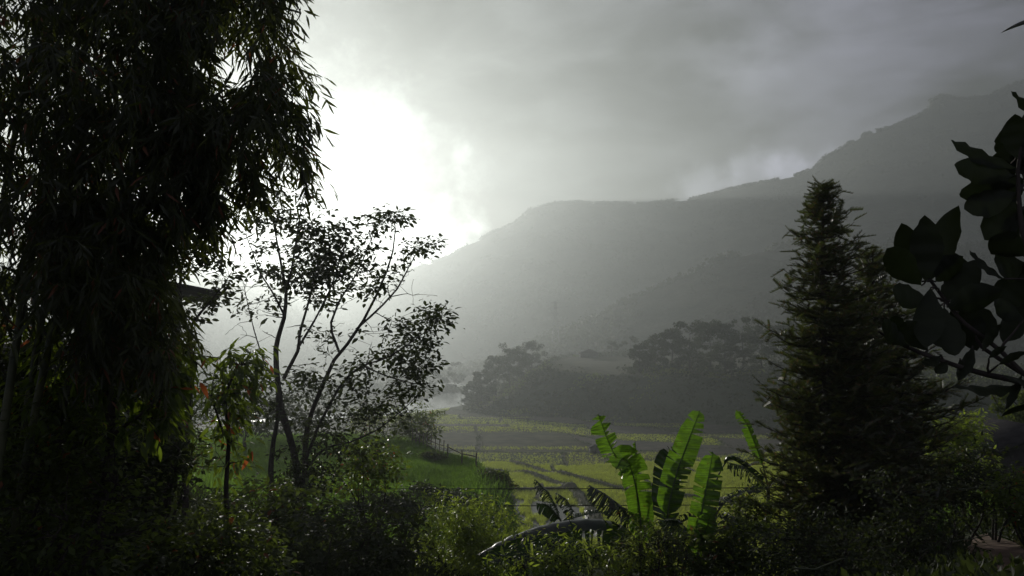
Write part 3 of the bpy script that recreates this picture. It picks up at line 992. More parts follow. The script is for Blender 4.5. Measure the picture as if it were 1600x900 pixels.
# transmission tower on the spur
x, y = gx(868, 640), 640.0
zb = float(np.interp(868, [560, 1000, 1600], [0, 0, 0])) + P(868, 545, 640)[2] - 2
root = thing('transmission_tower', (x, y, zb), 'tall faint lattice tower standing on the hazy lower slope', 'pylon')
m = MB(); hT = 40.0
def tw(z): return 3.2 * (1 - z / hT) ** 1.2 + 0.5
lv = np.linspace(0, hT, 11)
for sx, sy in ((-1, -1), (1, -1), (1, 1), (-1, 1)):
    tube(m, [[x + sx * tw(z), y + sy * tw(z), zb + z] for z in lv], 0.22, 4)
part('mast', m, M['steel'], root)
m = MB()
for a, b in zip(lv[:-1], lv[1:]):
    for (s1, s2) in (((-1, -1), (1, -1)), ((1, -1), (1, 1)), ((1, 1), (-1, 1)), ((-1, 1), (-1, -1))):
        tube(m, [[x + s1[0] * tw(a), y + s1[1] * tw(a), zb + a], [x + s2[0] * tw(b), y + s2[1] * tw(b), zb + b]], 0.12, 4)
        tube(m, [[x + s2[0] * tw(a), y + s2[1] * tw(a), zb + a], [x + s1[0] * tw(b), y + s1[1] * tw(b), zb + b]], 0.12, 4)
part('lattice_bracing', m, M['steel'], root)
for hz_ in (30.0, 34.5, 38.5):
    m = MB()
    for s in (-1, 1):
        tube(m, [[x, y, zb + hz_], [x + s * 4.6, y, zb + hz_ + 0.4]], [0.35, 0.12], 4)
    part('cross_arm', m, M['steel'], root)

# thin mast on the summit ridge
pm = P(1528, 156, 1106)
root = thing('ridge_mast', tuple(pm - [0, 0, 2]), 'thin radio mast on the summit ridge at the right', 'mast')
m = MB(); tube(m, [pm - [0, 0, 2], pm + [0, 0, 24]], [0.35, 0.16], 5); part('pole', m, M['steel'], root)
m = MB(); tube(m, [pm + [-1.3, 0, 21], pm + [1.3, 0, 21]], 0.1, 4); part('antenna', m, M['steel'], root)

# rail fence on the edge of the left spur
def fence(name, label, pts, h, npost, rails, r=0.05):
    pts = np.array(pts, float)
    b = pts[0]
    root = thing(name, (b[0], b[1], G(b[0], b[1])), label, 'fence')
    s = np.linspace(0, len(pts) - 1, npost)
    q = np.stack([np.interp(s, range(len(pts)), pts[:, k]) for k in (0, 1)], 1)
    tops = []
    for (a, c) in q:
        z = G(a, c)
        m = MB(); tube(m, [[a, c, z - 0.3], [a + 0.03, c, z + h + rng.uniform(-0.08, 0.12)]], [r, r * 0.8], 6)
        part('post', m, M['wood'], root); tops.append([a, c, z])
    tops = np.array(tops)
    for hh in rails:
        m = MB(); tube(m, tops + [0, -r, hh], r * 0.7, 5); part('rail', m, M['wood'], root)
    return root


fence('rail_fence', 'short wooden rail fence on the lip of the grassy spur', [(gx(700, 51), 51), (gx(722, 49), 49), (gx(744, 47), 47)], 0.9, 3, (0.78,), 0.055)
fence('garden_fence', 'low fence of sticks beside the weeds at the spur corner', [(gx(645, 58), 58), (gx(668, 57), 57), (gx(694, 55), 55)], 1.2, 9, (0.35, 0.8), 0.035)

# ================================================================ left house: block wall below an open sided roof
hx0, hx1, hy0, hy1 = -16.5, P(283, 500, 22)[0], 22.0, 28.5
zw = P(283, 545, 22)[2]; ze = P(285, 462, 22)[2]
zg = G(hx1, hy0) - 0.6
root = thing('veranda_house', (hx1, hy0, zg), 'grey house with an open sided roofed upper floor behind the left foliage', 'house')
m = MB(); box(m, (hx0, hy0, zg), (hx1, hy1, zw)); w_ = part('wall', m, M['block'], root, False)
m = MB(); box(m, (hx0 - 0.1, hy0 - 0.1, zw + 0.002), (hx1 + 0.1, hy1 + 0.1, zw + 0.12)); part('floor_slab', m, M['conc'], root, False)
for (a, b) in ((hx1 - 0.12, hy0 + 0.1), (hx1 - 2.9, hy0 + 0.1), (hx1 - 3.5, hy0 + 0.1), (hx1 - 5.8, hy0 + 0.1), (hx1 - 0.12, hy1 - 0.1), (hx1 - 3.2, hy1 - 0.1), (hx1 - 5.8, hy1 - 0.1)):
    m = MB(); box(m, (a - 0.075, b - 0.075, zw + 0.12), (a + 0.075, b + 0.075, ze + 0.1)); part('post', m, M['conc'], root, False)
m = MB()
ex = P(343, 459, 22)[0]
v = [[hx0 - 0.5, hy0 - 0.7, ze + 0.35], [hx1 - 0.4, hy0 - 0.7, ze + 0.28], [ex, hy0 - 0.5, ze + 0.02], [ex, hy1 + 0.7, ze + 0.02], [hx1 - 0.4, hy1 + 0.7, ze + 0.28], [hx0 - 0.5, hy1 + 0.7, ze + 0.35]]
v2 = [[a, b, c + 0.09] for a, b, c in v]
m.add(v + v2, [[0, 1, 4, 5], [1, 2, 3, 4], [6, 11, 10, 7], [7, 10, 9, 8], [0, 6, 7, 1], [1, 7, 8, 2], [2, 8, 9, 3], [3, 9, 10, 4], [4, 10, 11, 5], [5, 11, 6, 0]])
part('roof', m, M['roof'], root, False)
for k in range(3):
    a = hx1 - 1.3 - k * 2.1
    m = MB(); box(m, (a - 0.5, hy0 - 0.03, zw - 1.5), (a + 0.5, hy0 - 0.003, zw - 0.5)); wd = part('window', m, M['door'], root, False)
    m = MB(); box(m, (a - 0.56, hy0 - 0.055, zw - 1.57), (a + 0.56, hy0 - 0.033, zw - 1.5)); part('sill', m, M['conc'], wd, False)

root.rotation_euler = (0, 0, math.atan2(-hx1, hy0))

# ================================================================ power lines and their poles
pa = np.array([gx(-260, 24), 24.0]); pb_ = np.array([gx(1420, 30), 30.0])
za, zb_ = G(*pa), G(*pb_)
poles = []
for (p_, z_, lb, tz) in ((pa, za, 'wooden utility pole beyond the left edge among the trees', P(0, 756, 24)[2]), (pb_, zb_, 'wooden utility pole hidden behind the dark conifer', P(0, 758, 30)[2])):
    root = thing('utility_pole', (p_[0], p_[1], z_ - 0.3), lb, 'pole', 'poles carrying the two wires')
    m = MB(); tube(m, [[p_[0], p_[1], z_ - 0.3], [p_[0], p_[1], tz + 0.5]], [0.11, 0.08], 8); part('pole', m, M['wood'], root)
    for dz in (0.0, -1):
        m = MB(); c = [p_[0], p_[1] - 0.12, tz + dz * 0.5]; tube(m, [np.array(c) - [0, 0, 0.06], np.array(c) + [0, 0, 0.06]], [0.045, 0.03], 8); part('insulator', m, M['conc'], root)
for dz, lb in ((0, 'upper of the two thin black wires across the valley view'), (1, 'lower of the two thin black wires across the valley view')):
    a = np.array([pa[0], pa[1] - 0.17, P(0, 756 + 27 * dz, 24)[2]]); b = np.array([pb_[0], pb_[1] - 0.17, P(0, 758 + 26 * dz, 30)[2]])
    s = np.linspace(0, 1, 40)[:, None]
    pts = a * (1 - s) + b * s - UP * 0.22 * 4 * s * (1 - s) * 0.5
    m = MB(); tube(m, pts, 0.015, 5)
    tag(m.build('power_line', [M['cable']], loc=tuple(a)), lb, 'wire', 'two wires across the view')

# ================================================================ foreground trees on the left
rg = np.random.default_rng(12)
# --- the forked tree against the bright sky
Y0 = 20.0
limb_px = [
    ([(470, 800), (466, 753), (458, 698), (440, 643), (432, 585), (431, 541), (437, 519), (446, 490), (447, 453)], 0.13, 0.055, 0.0),
    ([(425, 800), (423, 728), (427, 691), (434, 654), (433, 600)], 0.10, 0.05, 0.3),
    ([(447, 453), (440, 417), (434, 385), (428, 350), (420, 318)], 0.05, 0.012, 0.9),
    ([(447, 455), (456, 420), (462, 380), (470, 330), (474, 305)], 0.045, 0.012, -0.8),
    ([(444, 492), (425, 455), (405, 425), (395, 395), (385, 370)], 0.035, 0.010, -1.0),
    ([(443, 592), (467, 545), (468, 520), (480, 480), (490, 440), (500, 395), (508, 350)], 0.065, 0.012, 1.2),
    ([(468, 540), (492, 500), (515, 455), (530, 410), (545, 370)], 0.04, 0.010, -1.2),
    ([(472, 790), (477, 731), (477, 680), (484, 650), (502, 607), (520, 565), (545, 535), (575, 490), (598, 440), (612, 405), (618, 365), (616, 335)], 0.10, 0.012, 0.8),
    ([(530, 550), (515, 510), (530, 470), (556, 430), (572, 395), (585, 360)], 0.045, 0.010, -0.6),
    ([(556, 515), (595, 480), (622, 450), (640, 415), (655, 388), (668, 380)], 0.038, 0.008, 1.4),
    ([(477, 720), (500, 660), (535, 596), (565, 571), (605, 560), (650, 530), (690, 498)], 0.055, 0.010, -1.5),
    ([(565, 571), (610, 590), (650, 600), (676, 598)], 0.028, 0.008, -0.5),
    ([(476, 735), (505, 700), (550, 690), (590, 672), (630, 640), (660, 610)], 0.04, 0.008, -1.8),
    ([(452, 680), (430, 640), (405, 620), (385, 600), (375, 560)], 0.035, 0.008, 1.0),
    ([(440, 600), (415, 575), (398, 520), (388, 480), (380, 440)], 0.03, 0.008, 0.6),
]
st = MB(); limbs = []
for pts, r0, r1, dy in limb_px:
    p_ = pxl(pts, Y0, dy)
    if pts[0][1] >= 790:
        p_[0, 2] = G(p_[0, 0], p_[0, 1]) - 0.1
    r_ = np.linspace(r0, r1, len(p_)) * 0.78
    tube(st, p_, r_, 8); limbs.append((p_, r_))
blobs = [(420, 325, 50, 35, 10), (392, 365, 40, 30, 8), (480, 345, 60, 45, 15), (470, 400, 70, 50, 34), (535, 385, 55, 45, 26), (505, 430, 45, 40, 16), (592, 350, 30, 16, 5), (614, 340, 16, 16, 6), (662, 384, 20, 10, 6),
         (622, 412, 16, 10, 3), (560, 430, 55, 35, 11), (480, 455, 55, 35, 9), (432, 430, 35, 45, 5), (620, 515, 35, 22, 6), (672, 500, 30, 20, 13), (640, 540, 42, 25, 14), (600, 572, 55, 22, 12),
         (640, 602, 36, 18, 11), (560, 625, 55, 18, 7), (545, 590, 50, 20, 6), (470, 600, 50, 20, 8), (420, 640, 40, 20, 7), (530, 690, 60, 20, 10), (520, 530, 40, 25, 4), (500, 590, 50, 20, 5), (590, 650, 60, 20, 9), (500, 660, 40, 20, 6), (405, 480, 30, 20, 4), (395, 590, 30, 20, 6), (665, 560, 22, 25, 7)]
cl = []
for (a, b, rx, ry, n) in blobs:
    for k in range(int(n * 1.9)):
        t = rg.uniform(0, 2 * math.pi); q = math.sqrt(rg.random())
        cl.append(P(a + rx * q * math.cos(t), b + ry * q * math.sin(t), Y0 + rg.normal() * 0.9))
cl = np.array(cl)
dr = connect(st, limbs, cl, 0.005, 0.025, 0.16, 4, rg, 0.5)
# bare twigs
bt = []
for k in range(120):
    a, b = [(385, 500), (400, 460), (410, 540), (520, 480), (560, 520), (600, 430), (480, 560), (580, 470), (500, 510), (630, 440)][k % 10]
    bt.append(P(a + rg.normal() * 28, b + rg.normal() * 26, Y0 + rg.normal() * 0.6))
connect(st, limbs, np.array(bt), 0.0045, 0.014, 0.2, 4, rg, 0.8)
bx, bz = limbs[0][0][0][0], G(limbs[0][0][0][0], Y0)
root = thing('forked_tree', (bx, Y0, bz), 'forked open crowned tree silhouetted against the bright sky', 'tree')
part('trunk', st, M['darkbark'], root)
fo = MB()
sprays(fo, T_OVAL, cl, dr, 17, 0.36, 0.15, 0.18, rg=rg, flat=0.5)
part('crown', fo, L['tree'], root)


def guided_tree(name, label, Y, limb_px, blobs, nl, lsize, lm, tpl, seed, rad=0.28, droop=0.2, rs=1.0, dens=1.0, cat='tree', flat=0.5, bare=()):
    rg = np.random.default_rng(seed)
    st = MB(); limbs = []
    for n_, (pts, r0, r1, dy) in enumerate(limb_px):
        p_ = pxl(pts, Y, dy)
        if n_ == 0 or pts[0][1] > 800:
            p_[0, 2] = G(p_[0, 0], p_[0, 1]) - 0.1
        r_ = np.linspace(r0, r1, len(p_)) * rs
        tube(st, p_, r_, 8); limbs.append((p_, r_))
    cl = []
    for (a, b, rx, ry, n) in blobs:
        for k in range(max(1, int(n * dens))):
            t = rg.uniform(0, 2 * math.pi); q = math.sqrt(rg.random())
            cl.append(P(a + rx * q * math.cos(t), b + ry * q * math.sin(t), Y + rg.normal() * rx / FPX * Y * 0.7))
    cl = np.array(cl)
    gz = Gs(cl[:, 0], cl[:, 1]) + 0.15
    cl[:, 2] = np.maximum(cl[:, 2], gz)
    dr = connect(st, limbs, cl, 0.004, 0.02, 0.16, 4, rg, 0.5)
    root = thing(name, tuple(limbs[0][0][0]), label, cat)
    part('trunk', st, M['darkbark'], root)
    fo = MB()
    sprays(fo, tpl, cl, dr, nl, rad, lsize, droop, rg=rg, flat=flat)
    part('crown', fo, L[lm], root)
    return root


guided_tree('slender_tree', 'slender tree with one thin trunk in front of the open roofed house', 14.0,
            [([(290, 800), (289, 740), (296, 640), (298, 560), (296, 520)], 0.065, 0.045, 0.0), ([(296, 522), (285, 495), (281, 460), (283, 420), (290, 380), (300, 330)], 0.042, 0.01, 0.3),
             ([(298, 540), (300, 505), (325, 475), (345, 452), (362, 425)], 0.03, 0.006, -0.4), ([(283, 455), (262, 420), (250, 390)], 0.022, 0.008, 0.5)],
            [(285, 390, 50, 38, 26), (325, 410, 32, 28, 12), (310, 345, 34, 45, 16), (352, 440, 20, 15, 6), (310, 480, 30, 22, 8), (335, 465, 22, 14, 5), (250, 400, 34, 40, 16), (255, 480, 28, 26, 12), (240, 520, 30, 40, 14)], 14, 0.12, 'tree', T_OVAL, 31, 0.2, dens=1.5)

# ================================================================ bamboo
def bamboo(name, label, bases, polys, culm_tops, seed, group=None, lsize=0.135):
    rg = np.random.default_rng(seed)
    b0 = bases[0]
    root = thing(name, (b0[0], b0[1], G(*b0)), label, 'bamboo', group)
    limbs = []
    for (bx, by), tp in zip(bases, culm_tops):
        a = np.array([bx, by, G(bx, by) - 0.1]); tp = np.array(tp, float)
        s = np.linspace(0, 1, 26)[:, None]
        mid = np.array([a[0] * 0.75 + tp[0] * 0.25, a[1] * 0.75 + tp[1] * 0.25, a[2] + (tp[2] - a[2]) * 1.15])
        p_ = (1 - s) ** 2 * a + 2 * s * (1 - s) * mid + s ** 2 * tp
        r_ = np.linspace(0.036, 0.008, 26)
        m = MB(); tube(m, p_, r_, 8)
        for q in range(2, 24):      # node rings
            t = nrm(p_[q + 1] - p_[q - 1])
            tube(m, [p_[q] - t * 0.006, p_[q], p_[q] + t * 0.006], [r_[q], r_[q] * 1.22, r_[q]], 8, cap=False)
        part('culm', m, M['bamb'], root); limbs.append((p_, r_))
    C = []
    for poly, holes, n, d0, d1 in polys:
        q = poly_sample(poly, n, holes, rg)
        C.append(np.array([P(a, b, rg.uniform(d0, d1)) for a, b in q]))
    C = np.concatenate(C)
    C = C[C[:, 2] > Gs(C[:, 0], C[:, 1]) + 0.3]
    br = MB()
    dr = connect(br, limbs, C, 0.0025, 0.010, 0.22, 4, rg, 0.0)
    # each spray: drooping side twigs with pointed leaves
    N = len(C); K = 3
    tc_ = np.repeat(C, K, 0)
    td = nrm(np.repeat(dr, K, 0) * 0.5 + rg.normal(size=(N * K, 3)) * [0.6, 0.6, 0.25] + [0.12, 0, -0.55])
    ln = rg.uniform(0.14, 0.34, N * K)
    fo = MB(); pos = []; dd = []
    for m_ in range(9):
        t = (m_ + 1) / 9.0
        pos.append(tc_ + td * (ln * t)[:, None] - UP * (0.10 * t * t) * ln[:, None] / 0.3)
        sd_ = rg.normal(size=(N * K, 3)) * [0.5, 0.5, 0.25]
        dd.append(td * 0.55 + sd_ + [0.05, 0, -0.55])
    pos = np.concatenate(pos); dd = np.concatenate(dd)
    for k in range(0, N * K, 1):
        pass
    inst(fo, T_LANCE, pos, dd, nrm(rdir(len(pos), rg) + [0, -0.4, 0.6]), lsize * rg.uniform(0.55, 1.2, len(pos)))
    s_ = np.stack([tc_, tc_ + td * ln[:, None]], 1)
    w_ = 0.0022
    sv = np.stack([s_[:, 0] - [w_, 0, 0], s_[:, 0] + [w_, 0, 0], s_[:, 1] + [w_ * .5, 0, 0], s_[:, 1] - [w_ * .5, 0, 0]], 1).reshape(-1, 3)
    br.add(sv, np.arange(len(sv)).reshape(-1, 4))
    part('branches', br, M['bamb'], root)
    part('foliage', fo, L['bamboo'], root)
    return root


M['bamb'] = solid_mat('bamboo_culm', (0.03, 0.04, 0.015), (0.07, 0.075, 0.03), 3, 0.5, 0.1)
hole = [(296, 50), (330, 20), (375, 40), (400, 75), (396, 125), (360, 142), (325, 130), (300, 105)]
gapA = [(330, 290), (352, 258), (400, 262), (418, 268), (410, 330), (330, 330)]
right_poly = [(230, -160), (440, -160), (448, 0), (440, 40), (462, 100), (466, 150), (470, 205), (490, 262), (470, 275), (446, 225), (418, 225), (398, 235), (352, 232), (330, 270), (318, 318), (250, 330), (220, 200)]
bamboo('bamboo_clump', 'dark drooping bamboo filling the upper left of the view', [(-4.0, 6.4), (-4.3, 6.9), (-3.9, 6.0), (-4.4, 7.4), (-4.6, 6.8)],
       [(right_poly, [hole, gapA], 560, 5.2, 7.4), ([(60, -160), (330, -160), (330, 240), (240, 300), (60, 380)], [], 520, 5.6, 8.2),
        ([(384, 240), (410, 236), (400, 275), (386, 300)], [], 16, 5.6, 6.4), ([(300, 260), (335, 270), (335, 330), (300, 345)], [], 36, 5.6, 6.6)],
       [P(470, 20, 6.0), P(380, -60, 6.6), P(300, -20, 6.8), P(470, 200, 6.2), P(200, -100, 7.0)], 41)
bamboo('bamboo_clump', 'densest dark bamboo at the far left edge', [(-4.9, 6.6), (-5.2, 7.2), (-5.4, 6.4), (-5.1, 7.6)],
       [([(-220, -200), (200, -200), (230, 120), (240, 330), (225, 450), (90, 478), (-220, 470)], [], 950, 5.0, 8.6), ([(110, 450), (270, 455), (285, 520), (262, 590), (200, 560), (120, 560)], [], 150, 5.8, 7.6), ([(60, 300), (285, 300), (262, 395), (225, 470), (80, 470)], [], 260, 5.6, 8.0)],
       [P(60, -120, 6.4), P(150, 60, 6.8), P(-60, -60, 6.2), P(200, 250, 7.0)], 42)

# ================================================================ shrubs and small trees, left foreground
guided_tree('broadleaf_tree', 'small tree with large hanging leaves catching the light below the bamboo', 7.0,
            [([(150, 860), (165, 760), (175, 660), (170, 560)], 0.05, 0.025, 0.0), ([(172, 640), (210, 580), (235, 540)], 0.02, 0.008, 0.4), ([(172, 620), (140, 560), (125, 500)], 0.02, 0.008, -0.3),
             ([(175, 680), (230, 640), (262, 600)], 0.02, 0.008, -0.3)],
            [(135, 500, 45, 30, 14), (190, 540, 60, 45, 20), (245, 600, 35, 45, 18), (110, 590, 60, 50, 22), (180, 640, 60, 50, 20), (215, 520, 40, 30, 10), (255, 570, 28, 40, 16), (240, 650, 35, 40, 14), (50, 560, 50, 60, 16), (60, 660, 60, 60, 18)], 9, 0.16, 'chest', T_LONG, 51, 0.16, 0.55, dens=1.1, flat=0.7)
guided_tree('hanging_leaf_sapling', 'sapling with a dark tuft of drooping leaves between the slender and forked trees', 9.5,
            [([(372, 860), (352, 780), (358, 680), (350, 620), (372, 570)], 0.035, 0.012, 0.0), ([(350, 680), (330, 620), (335, 580)], 0.014, 0.006, 0.3)],
            [(378, 560, 34, 26, 14), (372, 600, 38, 35, 22), (350, 650, 40, 40, 16), (335, 600, 26, 30, 8), (400, 585, 22, 22, 7), (345, 710, 40, 40, 12)], 9, 0.15, 'chest', T_LONG, 52, 0.15, 0.5, dens=1.2, flat=0.7)
SH = [
    ('wall_bush', 'leafy bush growing against the corner of the house wall', 262, 640, 18.0, 46, 85, 190, 15, 0.15, 'tree', T_OVAL2, 0.3),
    # name, label, px, py, y, rx, ry, ncl, nl, size, mat, tpl, droop
    ('glossy_shrub', 'glossy leaved shrub below the two trunks of the forked tree', 430, 815, 12.5, 120, 62, 190, 15, 0.11, 'glossy', T_OVAL, 0.1),
    ('layered_shrub', 'shrub with flat tiers of small lit leaves beside the slender trunk', 265, 705, 11.0, 70, 55, 120, 16, 0.07, 'glossy', T_OVAL2, 0.0),
    ('glossy_shrub', 'low sparkling shrub at the bottom edge under the slender tree', 320, 868, 8.5, 130, 70, 240, 14, 0.085, 'glossy', T_OVAL, 0.2),
    ('dark_shrub', 'big dark shrub in the lower left corner', 70, 800, 6.5, 150, 150, 330, 15, 0.075, 'glossy', T_OVAL2, 0.2),
    ('dark_shrub', 'dark thicket at the left edge halfway up under the bamboo', 45, 620, 7.6, 120, 130, 300, 15, 0.085, 'tree', T_OVAL2, 0.2),
    ('dark_shrub', 'deep shaded shrub behind the hanging leaf tree', 190, 720, 9.5, 110, 120, 220, 15, 0.10, 'tree', T_OVAL2, 0.2),
    ('spreading_shrub', 'dark spreading shrub right of the glossy one at the bottom', 555, 850, 11.0, 105, 62, 170, 15, 0.10, 'tree', T_OVAL, 0.1),
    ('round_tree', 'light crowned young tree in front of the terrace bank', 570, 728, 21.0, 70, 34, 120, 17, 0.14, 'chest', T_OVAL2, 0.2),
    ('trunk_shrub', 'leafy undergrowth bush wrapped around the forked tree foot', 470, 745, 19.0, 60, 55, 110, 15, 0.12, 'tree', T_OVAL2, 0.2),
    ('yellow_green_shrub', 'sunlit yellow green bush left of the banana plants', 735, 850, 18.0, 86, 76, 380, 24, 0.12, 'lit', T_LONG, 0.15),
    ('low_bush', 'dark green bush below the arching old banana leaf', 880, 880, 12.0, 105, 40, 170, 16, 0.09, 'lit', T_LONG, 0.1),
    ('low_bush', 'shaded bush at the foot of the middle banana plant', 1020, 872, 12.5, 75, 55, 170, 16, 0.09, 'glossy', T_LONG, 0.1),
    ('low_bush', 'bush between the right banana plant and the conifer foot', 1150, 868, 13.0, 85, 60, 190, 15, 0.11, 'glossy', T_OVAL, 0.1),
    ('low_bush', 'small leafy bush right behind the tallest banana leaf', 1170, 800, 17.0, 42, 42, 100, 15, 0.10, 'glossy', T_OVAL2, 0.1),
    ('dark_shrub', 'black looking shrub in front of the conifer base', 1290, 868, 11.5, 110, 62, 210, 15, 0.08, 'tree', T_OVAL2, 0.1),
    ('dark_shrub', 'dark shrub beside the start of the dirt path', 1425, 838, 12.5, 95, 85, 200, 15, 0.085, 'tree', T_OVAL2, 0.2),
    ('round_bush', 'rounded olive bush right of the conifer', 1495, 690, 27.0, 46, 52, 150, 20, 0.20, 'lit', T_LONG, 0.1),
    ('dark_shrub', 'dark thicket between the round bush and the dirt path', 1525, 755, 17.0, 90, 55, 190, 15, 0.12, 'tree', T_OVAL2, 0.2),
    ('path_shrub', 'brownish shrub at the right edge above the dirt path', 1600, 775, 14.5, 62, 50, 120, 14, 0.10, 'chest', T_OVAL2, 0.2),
    ('hill_shrub', 'leafy bush on the terrace behind the light crowned tree', 590, 655, 62.0, 60, 26, 90, 18, 0.28, 'glossy', T_OVAL2, 0.2),
    ('hill_shrub', 'tall weeds at the corner of the shaded terrace', 655, 668, 60.0, 40, 26, 90, 18, 0.36, 'glossy', T_LONG, -0.3),
    ('hill_shrub', 'dark shrub row end behind the forked tree trunks', 470, 645, 60.0, 90, 30, 150, 18, 0.32, 'tree', T_OVAL2, 0.2),
    ('hill_shrub', 'dark shrubs between the forked tree and the slender tree', 370, 640, 52.0, 80, 38, 140, 18, 0.30, 'tree', T_OVAL2, 0.2),
    ('bank_bush', 'bush crowning the end of the terrace bank', 778, 756, 44.0, 26, 12, 80, 18, 0.2, 'glossy', T_OVAL2, 0.2),
    ('bank_bush', 'small bush on the crest of the bank left of the rail fence', 676, 716, 50.0, 20, 9, 70, 18, 0.2, 'glossy', T_OVAL2, 0.2),
    ('bank_bush', 'dark bush low on the face of the terrace bank', 690, 812, 36.0, 60, 20, 110, 18, 0.22, 'tree', T_OVAL2, 0.2),
    ('bank_bush', 'dark bush under the light crowned tree on the bank', 600, 796, 28.0, 60, 30, 120, 18, 0.2, 'tree', T_OVAL2, 0.2),
]
for k, (nm, lb, px, py, y, rx, ry, ncl, nl, sz, lm, tp, dp) in enumerate(SH):
    shrub(nm, lb, 'tree' if nm == 'round_tree' else 'bush', px, py, y, rx, ry, ncl, nl, sz, lm, tp, dp, seed=300 + k, group=('dark shrubs in the near undergrowth' if nm in ('dark_shrub',) else None))

# feathery bamboo beyond the house at the right edge
for k, (px, y, h, w) in enumerate([(1588, 48, 7.2, 4.0)]):
    far_tree('feathery_bamboo', 'pale feathery bamboo rising at the right edge', gx(px, y), y, h, w, 210 + k, None, 26, 150, 0.16, 'farlit', 0, 0.9, cat='bamboo')

# near undergrowth: uncountable weeds
def under(name, label, cat, n, xr, yr, size, tpl, lm, seed, lean, keep=None, lift=0.0):
    rg = np.random.default_rng(seed)
    y = rg.uniform(yr[0], yr[1], n); x = rg.uniform(xr[0], xr[1], n) * np.maximum(y, 3)
    H_, C_, K_ = ground_info(x, y)
    k = (C_ != 9) & (vnoise(x * 0.9, y * 0.9, seed) > -0.32)
    if keep is not None: k &= keep(x, y)
    x, y, H_ = x[k], y[k], H_[k]
    mb = MB()
    d = nrm(UP + rg.normal(size=(len(x), 3)) * lean)
    inst(mb, tpl, np.stack([x, y, H_ + lift * rg.random(len(x))], 1), d, nrm(rg.normal(size=(len(x), 3)) + [0, 0, 0.5]), size * rg.uniform(0.5, 1.3, len(x)))
    tag(mb.build(name, [L[lm]]), label, cat, kind='stuff')


under('undergrowth', 'tangled leafy undergrowth over the near slope', 'undergrowth', 60000, (-0.85, 0.85), (6, 24), 0.13, T_OVAL2, 'tree', 61, 0.9, lift=0.45)
under('weeds', 'long grass and weeds among the near bushes', 'weeds', 26000, (-0.85, 0.85), (6, 24), 0.38, T_BLADE, 'weed', 62, 0.5)
under('dry_grass', 'yellowish dry grass along both sides of the dirt path', 'grass', 9000, (0.5, 0.75), (11, 16), 0.22, T_BLADE, 'drygrass', 63, 0.4)

